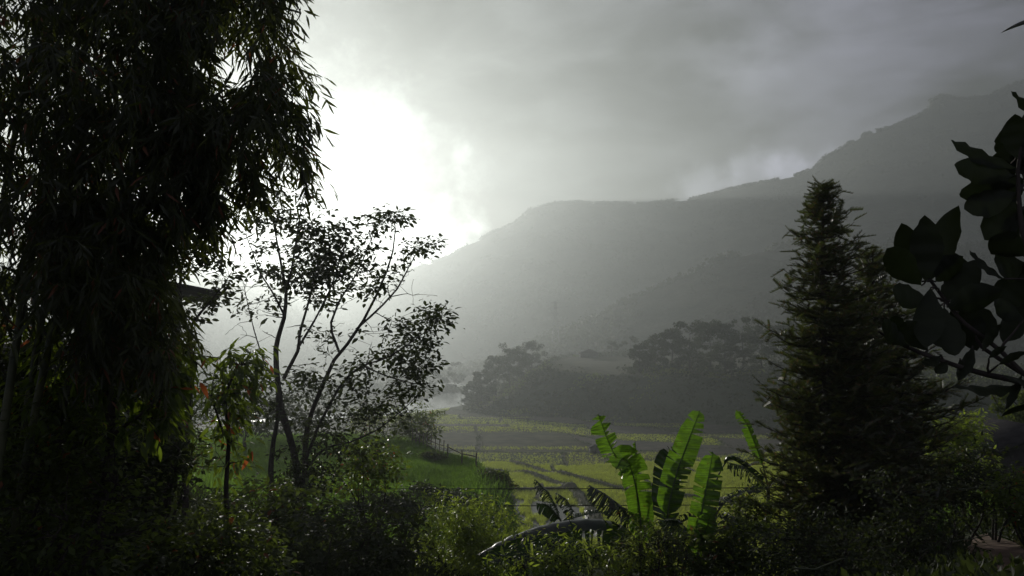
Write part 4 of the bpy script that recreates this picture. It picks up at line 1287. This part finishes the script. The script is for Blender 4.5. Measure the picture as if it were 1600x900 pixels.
# ================================================================ conifers
def conifer(name, label, apx, apy, y, prof_l, prof_r, seed, zbase=None, nlev=46):
    rg = np.random.default_rng(seed)
    top = P(apx, apy, y); x0 = top[0]
    zb = G(x0, y) - 0.1
    Hh = top[2] - zb
    root = thing(name, (x0, y, zb), label, 'conifer', 'conifers at the right')
    st = MB(); 
    s = np.linspace(0, 1, 22)
    tp = np.stack([x0 + 0.05 * np.sin(s * 7), y + 0.05 * np.cos(s * 5), zb + Hh * s], 1)
    tube(st, tp, np.linspace(0.15, 0.012, 22), 8)
    pl = np.array(prof_l, float); pr = np.array(prof_r, float)
    tw = []; td = []; br_limbs = []
    zpx = lambda z: 450 - FPX * ((z / y - math.tan(PITCH)) / (1 + z / y * math.tan(PITCH)))
    for lev in range(nlev):
        f = (lev + rg.random() * 0.6) / nlev
        z = zb + Hh * (0.05 + 0.94 * f ** 0.92)
        pyy = zpx(z)
        wl = np.interp(pyy, pl[:, 0], pl[:, 1]) / FPX * y; wr = np.interp(pyy, pr[:, 0], pr[:, 1]) / FPX * y
        nb = 8 if f < 0.8 else 7
        a0 = rg.random() * 6.28
        for b in range(nb):
            a = a0 + b * 2 * math.pi / nb + rg.normal() * 0.25
            ca = math.cos(a)
            w = (wr if ca > 0 else wl) * (0.5 + 0.5 * abs(ca)) + (wl + wr) / 2 * (1 - abs(ca)) * 0.5
            w *= 1 + 0.28 * math.sin(3 * a + lev * 0.55 + seed) * math.sin(lev * 0.33)
            w *= rg.uniform(0.45, 1.2) if rg.random() > 0.12 else rg.uniform(0.2, 0.5)
            z_ = z + rg.normal() * 0.06
            d = np.array([ca, math.sin(a), 0])
            n = 7; q = np.linspace(0, 1, n)[:, None]
            rise = (0.35 * f - 0.12)
            pts = np.array([x0, y, z_]) + d * q * w + UP * (q * rise * w - 0.22 * w * q * (1 - q) * 2 + 0.10 * w * q ** 3)
            pts += np.cross(d, UP) * rg.normal() * 0.05 * w * q ** 2
            tube(st, pts, np.linspace(0.010 + 0.012 * w, 0.004, n), 4, cap=False)
            # side twigs along the branch
            m = max(4, int(w / 0.10))
            for k in range(m):
                u = 0.22 + 0.78 * (k + rg.random() * 0.5) / m
                if u > 1: u = 1.0
                pt = np.array([np.interp(u, q[:, 0], pts[:, c]) for c in range(3)])
                sidev = np.cross(d, UP) * (1 if k % 2 else -1)
                L_ = (0.12 + 0.30 * w * (1 - u) * rg.uniform(0.6, 1.1)) if k < m - 1 else 0.16
                dv = nrm(d * 0.75 + sidev * (0.9 if k < m - 1 else 0.1) + UP * rg.uniform(-0.25, 0.45))
                nn_ = max(1, int(L_ / 0.12))
                for r_ in range(nn_):
                    tw.append(pt + dv * L_ * r_ / nn_ + rg.normal(size=3) * 0.03); td.append(dv + rg.normal(size=3) * 0.42 + UP * 0.12)
    # a leader tuft
    for k in range(14):
        tw.append(top - UP * rg.uniform(0, 0.5)); td.append(nrm(rg.normal(size=3) * [1, 1, 0.3] + UP * 0.5))
    tw = np.array(tw); td = nrm(np.array(td))
    # needle twig template: flat stiff needles both sides and above
    vs = []; fs = []
    for k in range(11):
        t = 0.08 + 0.9 * k / 10; ln = 0.34 * (1 - 0.4 * t)
        for sx in (-1, 1):
            b = len(vs); up_ = 0.10 + 0.12 * (k % 3)
            vs += [[0, t - 0.05, 0], [0, t + 0.05, 0], [sx * ln, t + ln * 0.35, (up_ + 0.25) * ln]]
            fs.append([b, b + 1, b + 2, -9])
        if k % 2 == 0:
            b = len(vs); vs += [[-0.03, t, 0], [0.03, t, 0], [0.0, t + ln * 0.7, ln * 0.6]]; fs.append([b, b + 1, b + 2, -9])
    tpl = (np.array(vs), np.array(fs))
    part('trunk', st, M['darkbark'], root)
    fo = MB()
    inst(fo, tpl, tw, td, nrm(rg.normal(size=(len(tw), 3)) * 0.35 + UP), 0.24 * rg.uniform(0.7, 1.4, len(tw)))
    part('crown', fo, L['needle'], root)
    return len(tw)


conifer('conifer', 'tallest pointed conifer right of the banana plants', 1284, 286, 16.0,
        [(286, 6), (330, 24), (365, 40), (420, 50), (480, 62), (560, 78), (620, 100), (700, 108), (800, 112), (880, 100)],
        [(286, 6), (330, 34), (380, 56), (430, 75), (500, 95), (600, 130), (700, 150), (880, 140)], 71, nlev=58)
conifer('conifer', 'shorter broad conifer merging into the right side of the tallest one', 1362, 392, 17.6,
        [(392, 6), (440, 40), (520, 70), (620, 90), (880, 100)],
        [(392, 6), (420, 26), (470, 42), (520, 70), (560, 90), (620, 125), (700, 120), (800, 105), (880, 90)], 72, nlev=48)

# ================================================================ banana plants
def banana_leaf(root, pts, width, roll=0.0, v=0.35, tear=0.25, mat='banana', seed=0, n=30, tip_blunt=0.55, hang=0.0, petiole=0.0, asym=1.0):
    rg = np.random.default_rng(seed)
    pts = np.array(pts, float)
    s = np.linspace(0, 1, len(pts)); t = np.linspace(0, 1, n)
    # smooth the given midrib
    c = np.stack([np.interp(t, s, pts[:, k]) for k in range(3)], 1)
    for _ in range(6):
        c[1:-1] = (c[:-2] + c[2:] + 2 * c[1:-1]) / 4
    T_ = nrm(np.gradient(c, axis=0))
    view = nrm(-c)                                    # broad side roughly towards the clearing
    sd_ = nrm(np.cross(T_, view))
    nm = np.cross(sd_, T_)
    cr, sr = math.cos(roll), math.sin(roll)
    side = sd_ * cr + nm * sr; nor = np.cross(side, T_)
    u = np.clip((t - petiole) / (1 - petiole), 0, 1)
    w = width * np.clip(u / 0.12, 0, 1) ** 0.6 * np.clip((1 - u) / 0.22, 0, 1) ** tip_blunt * (0.86 + 0.14 * np.sin(math.pi * u))
    m = MB()
    length = np.linalg.norm(np.diff(c, axis=0), axis=1).sum()
    sub = 3
    tt = np.linspace(petiole, 1, (n - 1) * sub + 1)
    cc = np.stack([np.interp(tt, t, c[:, k]) for k in range(3)], 1)
    ss_ = np.stack([np.interp(tt, t, side[:, k]) for k in range(3)], 1)
    nn_ = np.stack([np.interp(tt, t, nor[:, k]) for k in range(3)], 1)
    ww = np.interp(tt, t, w)
    N = len(tt)
    for sx in (-1, 1):
        i = 0
        wside = ww * (asym if sx > 0 else 1.0)
        while i < N - 1:
            # a strip of blade between two tears
            ln = int(rg.integers(3, 8) if rg.random() < tear else rg.integers(10, 34))
            if tear > 0.75: ln = int(rg.integers(2, 5))
            j = min(N - 1, i + ln)
            k = np.arange(i, j + 1)
            dang = hang * rg.uniform(0.5, 1.3) + rg.normal() * 0.16 * tear
            gapk = rg.uniform(0.1, 2.6) * (1 if tear > 0 else 0)
            cols = 5
            rows = []
            for q in range(cols + 1):
                f = q / cols
                ang_ = v + dang * f
                off = ss_[k] * sx * (wside[k] * f * math.cos(ang_))[:, None] + nn_[k] * (wside[k] * f * math.sin(ang_))[:, None]
                off = off - UP * (wside[k] * f * f * hang * 0.7)[:, None]
                wave = 0.018 * np.sin(k * 0.9 + seed) * f
                adv = nrm(np.gradient(cc, axis=0))[k] * (wside[k] * 0.22 * f)[:, None]
                shrink = (k - (i + j) / 2.0) / max(1, (j - i)) * f * (-0.008 - 0.02 * tear) * gapk
                adv = adv + nrm(np.gradient(cc, axis=0))[k] * (shrink * (length / 0.8))[:, None]
                rows.append(cc[k] + off + nn_[k] * wave[:, None] + adv)
            R = np.stack(rows, 1)
            if rg.random() < tear * 0.8:      # ragged margin
                R[:, -1] = R[:, -1] * 0.5 + R[:, -2] * 0.5
            nr_, nc_ = R.shape[:2]
            a = np.arange(nr_ - 1)[:, None] * nc_; b = np.arange(nc_ - 1)[None, :]
            f_ = np.stack([a + b, a + b + 1, a + nc_ + b + 1, a + nc_ + b], -1).reshape(-1, 4)
            if sx > 0: f_ = f_[:, ::-1]
            m.add(R.reshape(-1, 3), f_)
            i = j
    lf = part('leaf', m, M['blade_' + mat], root)
    m = MB()
    tube(m, c - nor * 0.004, np.linspace(0.02, 0.004, n), 6)
    part('midrib', m, M['midrib'], lf)
    return lf


def blade_mat(name, c1, c2, trans, tmix, rough, vein=70.0):
    """banana blade: fine cross veins via bump, green light through it"""
    m, g = mat_new(name)
    tc = g.n('ShaderNodeTexCoord')
    nz = g.n('ShaderNodeTexNoise', i_Scale=5.0, i_Detail=5.0, i_Roughness=0.6); g.l(tc.outputs['Object'], nz.inputs['Vector'])
    mp = g.n('ShaderNodeMapping'); mp.inputs['Scale'].default_value = (4, 4, vein); g.l(tc.outputs['Object'], mp.inputs[0])
    vz = g.n('ShaderNodeTexNoise', i_Scale=1.0, i_Detail=2.0); g.l(mp.outputs[0], vz.inputs['Vector'])
    f = g.ss(nz.outputs[0], 0.35, 0.68)
    vf = g.ss(vz.outputs[0], 0.35, 0.65, 0.62, 1.15)
    col = g.mix(f, c1, c2)
    tcol = g.mix(f, tuple(x * 0.7 for x in trans), trans)
    bl = g.n('ShaderNodeTexNoise', i_Scale=9.0, i_Detail=6.0, i_Roughness=0.7); g.l(tc.outputs['Object'], bl.inputs['Vector'])
    bf = g.ss(bl.outputs[0], 0.60, 0.70)
    col = g.mix(bf, col, (0.10, 0.06, 0.025)); tcol = g.mix(bf, tcol, (0.12, 0.07, 0.015))
    vm = g.n('ShaderNodeVectorMath', operation='SCALE'); g.l(tcol, vm.inputs[0]); g.l(vf, vm.inputs['Scale'])
    pb = g.n('ShaderNodeBsdfPrincipled', i_Roughness=rough); g.l(col, pb.inputs['Base Color'])
    b = g.n('ShaderNodeBump', i_Strength=0.35, i_Distance=0.01); g.l(vz.outputs[0], b.inputs['Height']); g.l(b.outputs[0], pb.inputs['Normal'])
    tr = g.n('ShaderNodeBsdfTranslucent'); g.l(vm.outputs[0], tr.inputs[0])
    ms = g.n('ShaderNodeMixShader', i_0=tmix); g.l(pb.outputs[0], ms.inputs[1]); g.l(tr.outputs[0], ms.inputs[2])
    o = g.n('ShaderNodeOutputMaterial'); g.l(ms.outputs[0], o.inputs[0])
    return m


M['blade_banana'] = blade_mat('banana_blade', (0.025, 0.055, 0.012), (0.045, 0.085, 0.018), (0.20, 0.40, 0.02), 0.55, 0.36)
M['blade_oldban'] = blade_mat('old_banana_blade', (0.015, 0.024, 0.012), (0.035, 0.045, 0.022), (0.03, 0.07, 0.01), 0.22, 0.3)
M['midrib'] = solid_mat('leaf_midrib', (0.05, 0.08, 0.03), (0.08, 0.11, 0.04), 5, 0.5, 0.1)
M['pstem'] = solid_mat('banana_stem', (0.05, 0.06, 0.02), (0.12, 0.10, 0.05), 3, 0.6, 0.3, (1, 1, 0.2))


def banana(label, x, y, top_px, leaves, seed, r=0.10):
    zb = G(x, y) - 0.1
    root = thing('banana_plant', (x, y, zb), label, 'banana plant', 'banana plants in the middle foreground')
    tp = P(top_px[0], top_px[1], y)
    m = MB()
    p_ = stem_curve((x, y, zb), tp, 0.03, 8, np.random.default_rng(seed))
    tube(m, p_, np.linspace(r, r * 0.45, 8), 10)
    part('pseudostem', m, M['pstem'], root)
    for k, (pts, wid, kw) in enumerate(leaves):
        q = [P(a, b, y + dy) for a, b, dy in pts]
        banana_leaf(root, q, wid * 0.82 / FPX * y, seed=seed * 31 + k, petiole=kw.pop('pet', 0.06), **kw)


banana('banana plant at left of the group with a broad dark raised leaf', gx(1000, 14.0), 14.0, (1002, 850), [
    ([(1000, 858, 0), (985, 790, .1), (966, 722, .2), (950, 690, .3), (934, 646, .4)], 25, dict(tear=0.6, roll=0.35, hang=0.1, pet=0.48, v=0.35, tip_blunt=0.4)),
    ([(1004, 850, 0), (1000, 770, .1), (992, 688, .1)], 8, dict(tear=0.0, roll=0.9, pet=0.4, v=0.9)),
    ([(1003, 862, 0), (1001, 810, -.1), (994, 760, -.3), (984, 724, -.5), (972, 712, -.7), (962, 735, -.9)], 30, dict(tear=0.5, roll=-0.3, v=0.25, hang=0.15, tip_blunt=0.6, pet=0.02)),
    ([(1002, 850, 0), (975, 822, -.3), (930, 810, -.6), (860, 818, -.9), (800, 838, -1.1), (745, 868, -1.3)], 40, dict(mat='oldban', tear=0.55, roll=0.8, v=0.3, hang=0.6, pet=0.1)),
    ([(1000, 855, 0), (955, 850, -.4), (880, 868, -.8), (820, 872, -1.0), (775, 866, -1.2)], 22, dict(mat='oldban', tear=0.85, roll=1.0, v=0.2, hang=0.8, pet=0.1)),
    ([(1002, 845, 0), (975, 795, .3), (945, 772, .5), (920, 758, .7)], 24, dict(mat='oldban', tear=0.9, roll=0.8, v=0.3, hang=0.9, pet=0.15)),
], 401)
banana('tallest banana plant with a bright upright leaf lit from behind', gx(1045, 14.6), 14.6, (1040, 840), [
    ([(1040, 845, 0), (1044, 790, 0), (1058, 735, .1), (1075, 690, .15), (1094, 640, .3)], 27, dict(tear=0.4, roll=0.1, v=0.2, pet=0.14, asym=0.95, tip_blunt=0.4)),
    ([(1040, 848, .2), (1038, 800, .4), (1040, 750, .6), (1045, 722, .7), (1060, 700, .8)], 30, dict(mat='oldban', tear=0.5, roll=-0.2, v=0.3, pet=0.1, tip_blunt=0.5)),
    ([(1040, 845, 0), (1062, 815, -.3), (1100, 800, -.5), (1140, 812, -.8), (1175, 838, -1.0)], 24, dict(mat='oldban', tear=0.9, roll=0.9, v=0.3, hang=0.9, pet=0.1)),
    ([(1038, 848, 0), (1015, 820, -.2), (992, 800, -.5), (965, 790, -.8)], 24, dict(mat='oldban', tear=0.8, roll=0.9, v=0.3, hang=0.7, pet=0.1)),
    ([(1040, 840, .3), (1050, 780, .7), (1066, 735, .9), (1080, 718, 1.1)], 16, dict(mat='oldban', tear=0.9, roll=0.7, v=0.4, hang=0.5, pet=0.4)),
], 402)
banana('banana plant at right of the group with two bright upright leaves', gx(1092, 13.4), 13.4, (1090, 870), [
    ([(1088, 880, 0), (1090, 830, 0), (1098, 790, .05), (1106, 750, .1), (1114, 704, .2)], 27, dict(tear=0.45, roll=-0.15, v=0.25, hang=0.1, pet=0.12, tip_blunt=0.35)),
    ([(1086, 888, 0), (1094, 850, -.2), (1104, 825, -.3), (1112, 800, -.4)], 20, dict(tear=0.2, roll=0.2, v=0.2, pet=0.0)),
    ([(1092, 868, .2), (1104, 800, .4), (1122, 740, .5), (1140, 712, .6), (1165, 730, .7), (1192, 752, .8)], 18, dict(mat='oldban', tear=0.2, roll=0.7, v=0.6, hang=0.7, pet=0.5)),
    ([(1092, 868, .2), (1110, 815, .4), (1135, 780, .6), (1165, 766, .8), (1200, 762, 1.0)], 18, dict(mat='oldban', tear=0.95, roll=1.0, v=0.2, hang=1.1, pet=0.3)),
    ([(1092, 872, 0), (1120, 860, -.2), (1160, 835, -.3), (1200, 815, -.3)], 20, dict(mat='oldban', tear=0.95, roll=1.0, v=0.2, hang=1.0, pet=0.1)),
    ([(1090, 875, 0), (1070, 850, -.2), (1048, 840, -.5), (1020, 850, -.8)], 24, dict(mat='oldban', tear=0.9, roll=0.9, v=0.3, hang=0.9, pet=0.1)),
    ([(1090, 872, 0), (1080, 835, .2), (1060, 815, .4), (1040, 812, .6)], 22, dict(mat='oldban', tear=0.7, roll=0.6, v=0.3, hang=0.6, pet=0.2)),
], 403)
banana('small ragged banana plant behind the arching old leaf', gx(875, 19.0), 19.0, (876, 815), [
    ([(876, 815, 0), (868, 790, .1), (855, 768, .1), (835, 748, .1)], 15, dict(mat='oldban', tear=0.95, roll=0.6, v=0.3, hang=0.7, pet=0.1)),
    ([(877, 815, 0), (868, 802, -.2), (852, 790, -.4), (838, 786, -.5)], 15, dict(mat='oldban', tear=0.3, roll=0.6, v=0.3, hang=0.4, pet=0.1)),
    ([(878, 815, 0), (896, 800, .1), (885, 780, .2), (868, 770, .3)], 16, dict(mat='oldban', tear=0.95, roll=0.7, v=0.3, hang=0.7, pet=0.1)),
    ([(878, 815, 0), (905, 806, 0), (935, 800, 0), (960, 806, -.1)], 14, dict(mat='oldban', tear=0.9, roll=0.9, v=0.3, hang=0.8, pet=0.1)),
], 404, 0.07)
banana('banana plant half hidden behind the left side of the tallest conifer', gx(1200, 19.5), 19.5, (1200, 760), [
    ([(1200, 765, 0), (1192, 725, 0), (1180, 695, 0), (1166, 660, 0), (1150, 640, -.1)], 13, dict(tear=0.4, roll=0.6, v=0.3, pet=0.25)),
    ([(1200, 765, 0), (1180, 740, -.2), (1160, 728, -.4), (1135, 722, -.6)], 16, dict(mat='oldban', tear=0.9, roll=0.8, v=0.3, hang=0.8, pet=0.1)),
], 405, 0.09)
banana('young banana plant with one rolled pale leaf in the dark right undergrowth', gx(1466, 13.0), 13.0, (1466, 860), [
    ([(1466, 868, 0), (1468, 838, 0), (1477, 802, .1)], 7, dict(tear=0.0, roll=0.5, v=0.8, pet=0.1)),
    ([(1466, 870, 0), (1440, 850, .1), (1405, 846, .2), (1370, 860, .3)], 14, dict(mat='oldban', tear=0.8, roll=0.9, v=0.3, hang=0.8, pet=0.1)),
], 406, 0.05)
banana('banana plant with a split drooping leaf beyond the right bushes', gx(1500, 21.0), 21.0, (1500, 745), [
    ([(1500, 750, 0), (1515, 722, 0), (1535, 702, 0), (1560, 690, 0)], 16, dict(mat='oldban', tear=0.95, roll=0.9, v=0.3, hang=1.0, pet=0.1)),
    ([(1500, 750, 0), (1497, 735, -.2), (1496, 718, -.4)], 8, dict(tear=0.2, roll=0.2, v=0.3, pet=0.1)),
], 407, 0.07)

# pale leafy shoot rising at the foot of the bananas
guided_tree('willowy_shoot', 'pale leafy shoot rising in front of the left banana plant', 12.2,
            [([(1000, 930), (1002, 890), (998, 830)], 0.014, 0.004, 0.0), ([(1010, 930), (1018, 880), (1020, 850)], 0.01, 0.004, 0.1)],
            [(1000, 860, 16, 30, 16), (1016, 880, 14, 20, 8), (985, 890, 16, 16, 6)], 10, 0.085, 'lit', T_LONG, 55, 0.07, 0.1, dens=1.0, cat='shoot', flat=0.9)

# ================================================================ near large leaved tree at the right edge
def magnolia():
    Yd = 3.0
    rg = np.random.default_rng(88)
    bx = gx(1750, Yd)
    zb = G(bx, Yd)
    root = thing('large_leaved_tree', (bx, Yd, zb), 'near tree with big leathery leaves reaching in from the right edge', 'tree')
    st = MB(); limbs = []
    tr = np.array([[bx, Yd, zb - 0.1], [bx + 0.03, Yd, -0.9], [bx, Yd, -0.3], [bx - 0.04, Yd, 0.1], [bx - 0.02, Yd + 0.03, 0.5], [bx + 0.05, Yd + 0.08, 0.95], [bx + 0.04, Yd + 0.1, 1.5], [bx + 0.1, Yd + 0.1, 2.0]])
    rr_ = np.array([0.05, 0.042, 0.034, 0.030, 0.026, 0.02, 0.013, 0.006])
    tube(st, tr, rr_, 10); limbs.append((tr, rr_))
    for pts, r0, r1, dy in [([(1745, 668), (1680, 632), (1600, 597), (1525, 582), (1452, 557), (1400, 535), (1372, 518)], 0.016, 0.004, -0.15),
                            ([(1745, 640), (1660, 610), (1600, 585), (1560, 560), (1530, 540), (1515, 500)], 0.014, 0.005, 0.1),
                            ([(1740, 560), (1680, 500), (1630, 450), (1604, 400), (1594, 340), (1590, 270), (1596, 220)], 0.018, 0.005, 0.0),
                            ([(1600, 585), (1560, 545), (1500, 500), (1455, 440), (1440, 420)], 0.010, 0.005, 0.1),
                            ([(1745, 610), (1680, 590), (1640, 602), (1600, 605)], 0.010, 0.005, -0.2)]:
        p_ = pxl(pts, Yd, dy); r_ = np.linspace(r0, r1, len(p_))
        tube(st, p_, r_, 7); limbs.append((p_, r_))
    LV = [  # base px, tip px, width px, depth offsets, roll
        (1440, 440, 1404, 346, 44, .1, .05, .2), (1446, 440, 1448, 338, 50, .0, .0, -.2), (1452, 440, 1490, 327, 48, .1, .15, .3), (1440, 446, 1377, 382, 46, .0, -.1, .1),
        (1452, 470, 1386, 455, 40, -.05, -.1, .4), (1454, 450, 1448, 548, 44, -.1, -.15, .1), (1462, 440, 1500, 400, 44, .1, .1, .5), (1470, 470, 1530, 410, 50, .1, .1, -.3), (1480, 480, 1560, 452, 46, .0, .0, .3),
        (1475, 480, 1490, 562, 46, .0, -.1, -.2), (1490, 470, 1528, 545, 52, .1, .1, .2), (1500, 480, 1556, 520, 50, .15, .1, -.3), (1462, 480, 1466, 540, 46, .1, .1, .3), (1505, 470, 1492, 395, 44, .15, .2, -.4),
        (1450, 548, 1412, 500, 34, -.1, -.1, .3), (1480, 565, 1462, 585, 18, -.1, -.1, .3), (1500, 560, 1506, 590, 16, -.05, -.1, .2), (1470, 555, 1440, 575, 20, -.1, -.15, .5), (1520, 540, 1500, 600, 22, -.05, -.1, .4),
        (1420, 540, 1368, 500, 30, -.15, -.25, .5), (1405, 535, 1395, 490, 30, -.15, -.2, .2), (1570, 436, 1504, 396, 20, .0, -.05, .9), (1600, 500, 1548, 470, 34, .0, .0, .5),
        (1600, 600, 1484, 622, 34, -.2, -.3, 1.0), (1640, 602, 1560, 596, 26, -.2, -.25, 1.1),
        (1590, 262, 1468, 229, 30, .0, -.1, .7), (1590, 275, 1474, 262, 40, .0, -.1, .3), (1588, 290, 1487, 300, 40, .05, .0, -.3), (1590, 300, 1500, 332, 46, .0, .0, .2), (1592, 310, 1532, 378, 46, .05, .05, -.2),
        (1590, 330, 1545, 362, 50, .1, .1, .3), (1580, 255, 1562, 203, 34, .1, .1, .6), (1592, 250, 1585, 180, 44, .0, .0, .1), (1598, 250, 1618, 170, 46, .05, .1, -.2), (1600, 262, 1545, 250, 52, .15, .2, .1),
        (1600, 280, 1560, 300, 54, .15, .2, -.2), (1604, 320, 1600, 400, 50, .1, .1, .2), (1650, 190, 1563, 150, 24, .0, -.1, .8), (1602, 290, 1520, 290, 56, .1, .1, .0), (1606, 270, 1570, 220, 52, .1, .15, .3),
        (1600, 400, 1545, 368, 48, .0, .0, -.3), (1602, 410, 1550, 420, 52, .05, .0, .2), (1604, 430, 1556, 480, 50, .05, .1, -.2), (1610, 460, 1570, 540, 44, .1, .1, .3), (1610, 400, 1630, 480, 52, .0, .1, .1),
        (1620, 350, 1650, 420, 54, .0, .1, .1), (1620, 300, 1680, 340, 54, .0, .1, .3), (1610, 250, 1680, 220, 54, .0, .1, -.3), (1640, 480, 1620, 560, 48, .0, .1, .1), (1596, 380, 1575, 330, 46, .1, .1, .3),
        (1545, 560, 1570, 540, 12, -.1, -.1, .6), (1560, 570, 1600, 548, 14, -.1, -.1, .6), (1535, 548, 1560, 505, 18, .0, .0, .6), (1596, 585, 1575, 640, 14, .05, .1, .4)]
    fo = MB()
    P0 = []; TT = []; Wd = []; Nn = []
    for (bx_, by_, tx, ty, w, d0, d1, roll) in LV:
        a = P(bx_, by_, Yd + d0); b = P(tx, ty, Yd + d1)
        ln = np.linalg.norm(b - a)
        d = (b - a) / ln
        view = nrm(-a); sdv = nrm(np.cross(d, view)); nmv = np.cross(sdv, d)
        nn_ = -(nmv * math.cos(roll) + sdv * math.sin(roll))
        tv, tf = leaf_tpl(14, (w / 2 / FPX * Yd) / ln * 1.0, 0.54, 0.30, 0.14, 0.8)
        tv = tv.copy(); ed = np.abs(tv[:, 0]) > 1e-6
        tv[ed, 2] += 0.02 * np.sin(tv[ed, 1] * 23 + bx_)          # wavy margin
        tv[ed, 0] *= 1 + 0.025 * rg.normal(size=ed.sum()) * (tv[ed, 1] > 0.15) - 0.12 * (rg.random(ed.sum()) < 0.05)
        inst(fo, (tv, tf), a[None], d[None], nn_[None], np.array([ln]))
        # petiole to the nearest limb
    bases = np.array([P(l[0], l[1], Yd + l[5]) for l in LV])
    connect(st, limbs, bases, 0.003, 0.007, 0.1, 5, rg, 0.2)
    # the rest of the crown round and above the trunk
    tg = np.array([bx + 0.35, Yd + 0.1, 0.85]) + rg.normal(size=(34, 3)) * [0.36, 0.4, 0.5]
    tg = tg[tg[:, 0] > 0.66 * tg[:, 1]]
    dd_ = connect(st, limbs, tg, 0.004, 0.012, 0.2, 5, rg, 0.3)
    q_ = np.repeat(tg, 7, 0)
    a_ = nrm(np.repeat(dd_, 7, 0) * 0.5 + rdir(len(q_), rg) + UP * 0.1)
    inst(fo, leaf_tpl(8, 0.21, 0.54, 0.3, 0.14, 0.8), q_, a_, nrm(rdir(len(q_), rg) * 0.5 + UP), rg.uniform(0.16, 0.27, len(q_)))
    part('trunk', st, M['darkbark'], root)
    part('foliage', fo, L['magn'], root)


magnolia()

# fallen bamboo poles lying in the undergrowth at lower right
def pole_lying(label, a, b, y0, y1, r=0.018):
    p0 = P(a[0], a[1], y0); p1 = P(b[0], b[1], y1)
    m = MB(); tube(m, stem_curve(p0, p1, 0.01, 8), r, 6)
    tag(m.build('bamboo_pole', [M['bamb']], loc=tuple(p0)), label, 'pole', 'cut bamboo poles leaning in the undergrowth')


pole_lying('long thin pole slanting up through the weeds toward the dirt path', (1240, 888), (1460, 830), 10.0, 13.0, 0.012)
pole_lying('short thin pole lying level beside the dirt path', (1440, 862), (1545, 836), 12.0, 13.6, 0.010)
pole_lying('level pole across the undergrowth above the dirt path', (1440, 768), (1640, 758), 15.5, 15.5, 0.014)
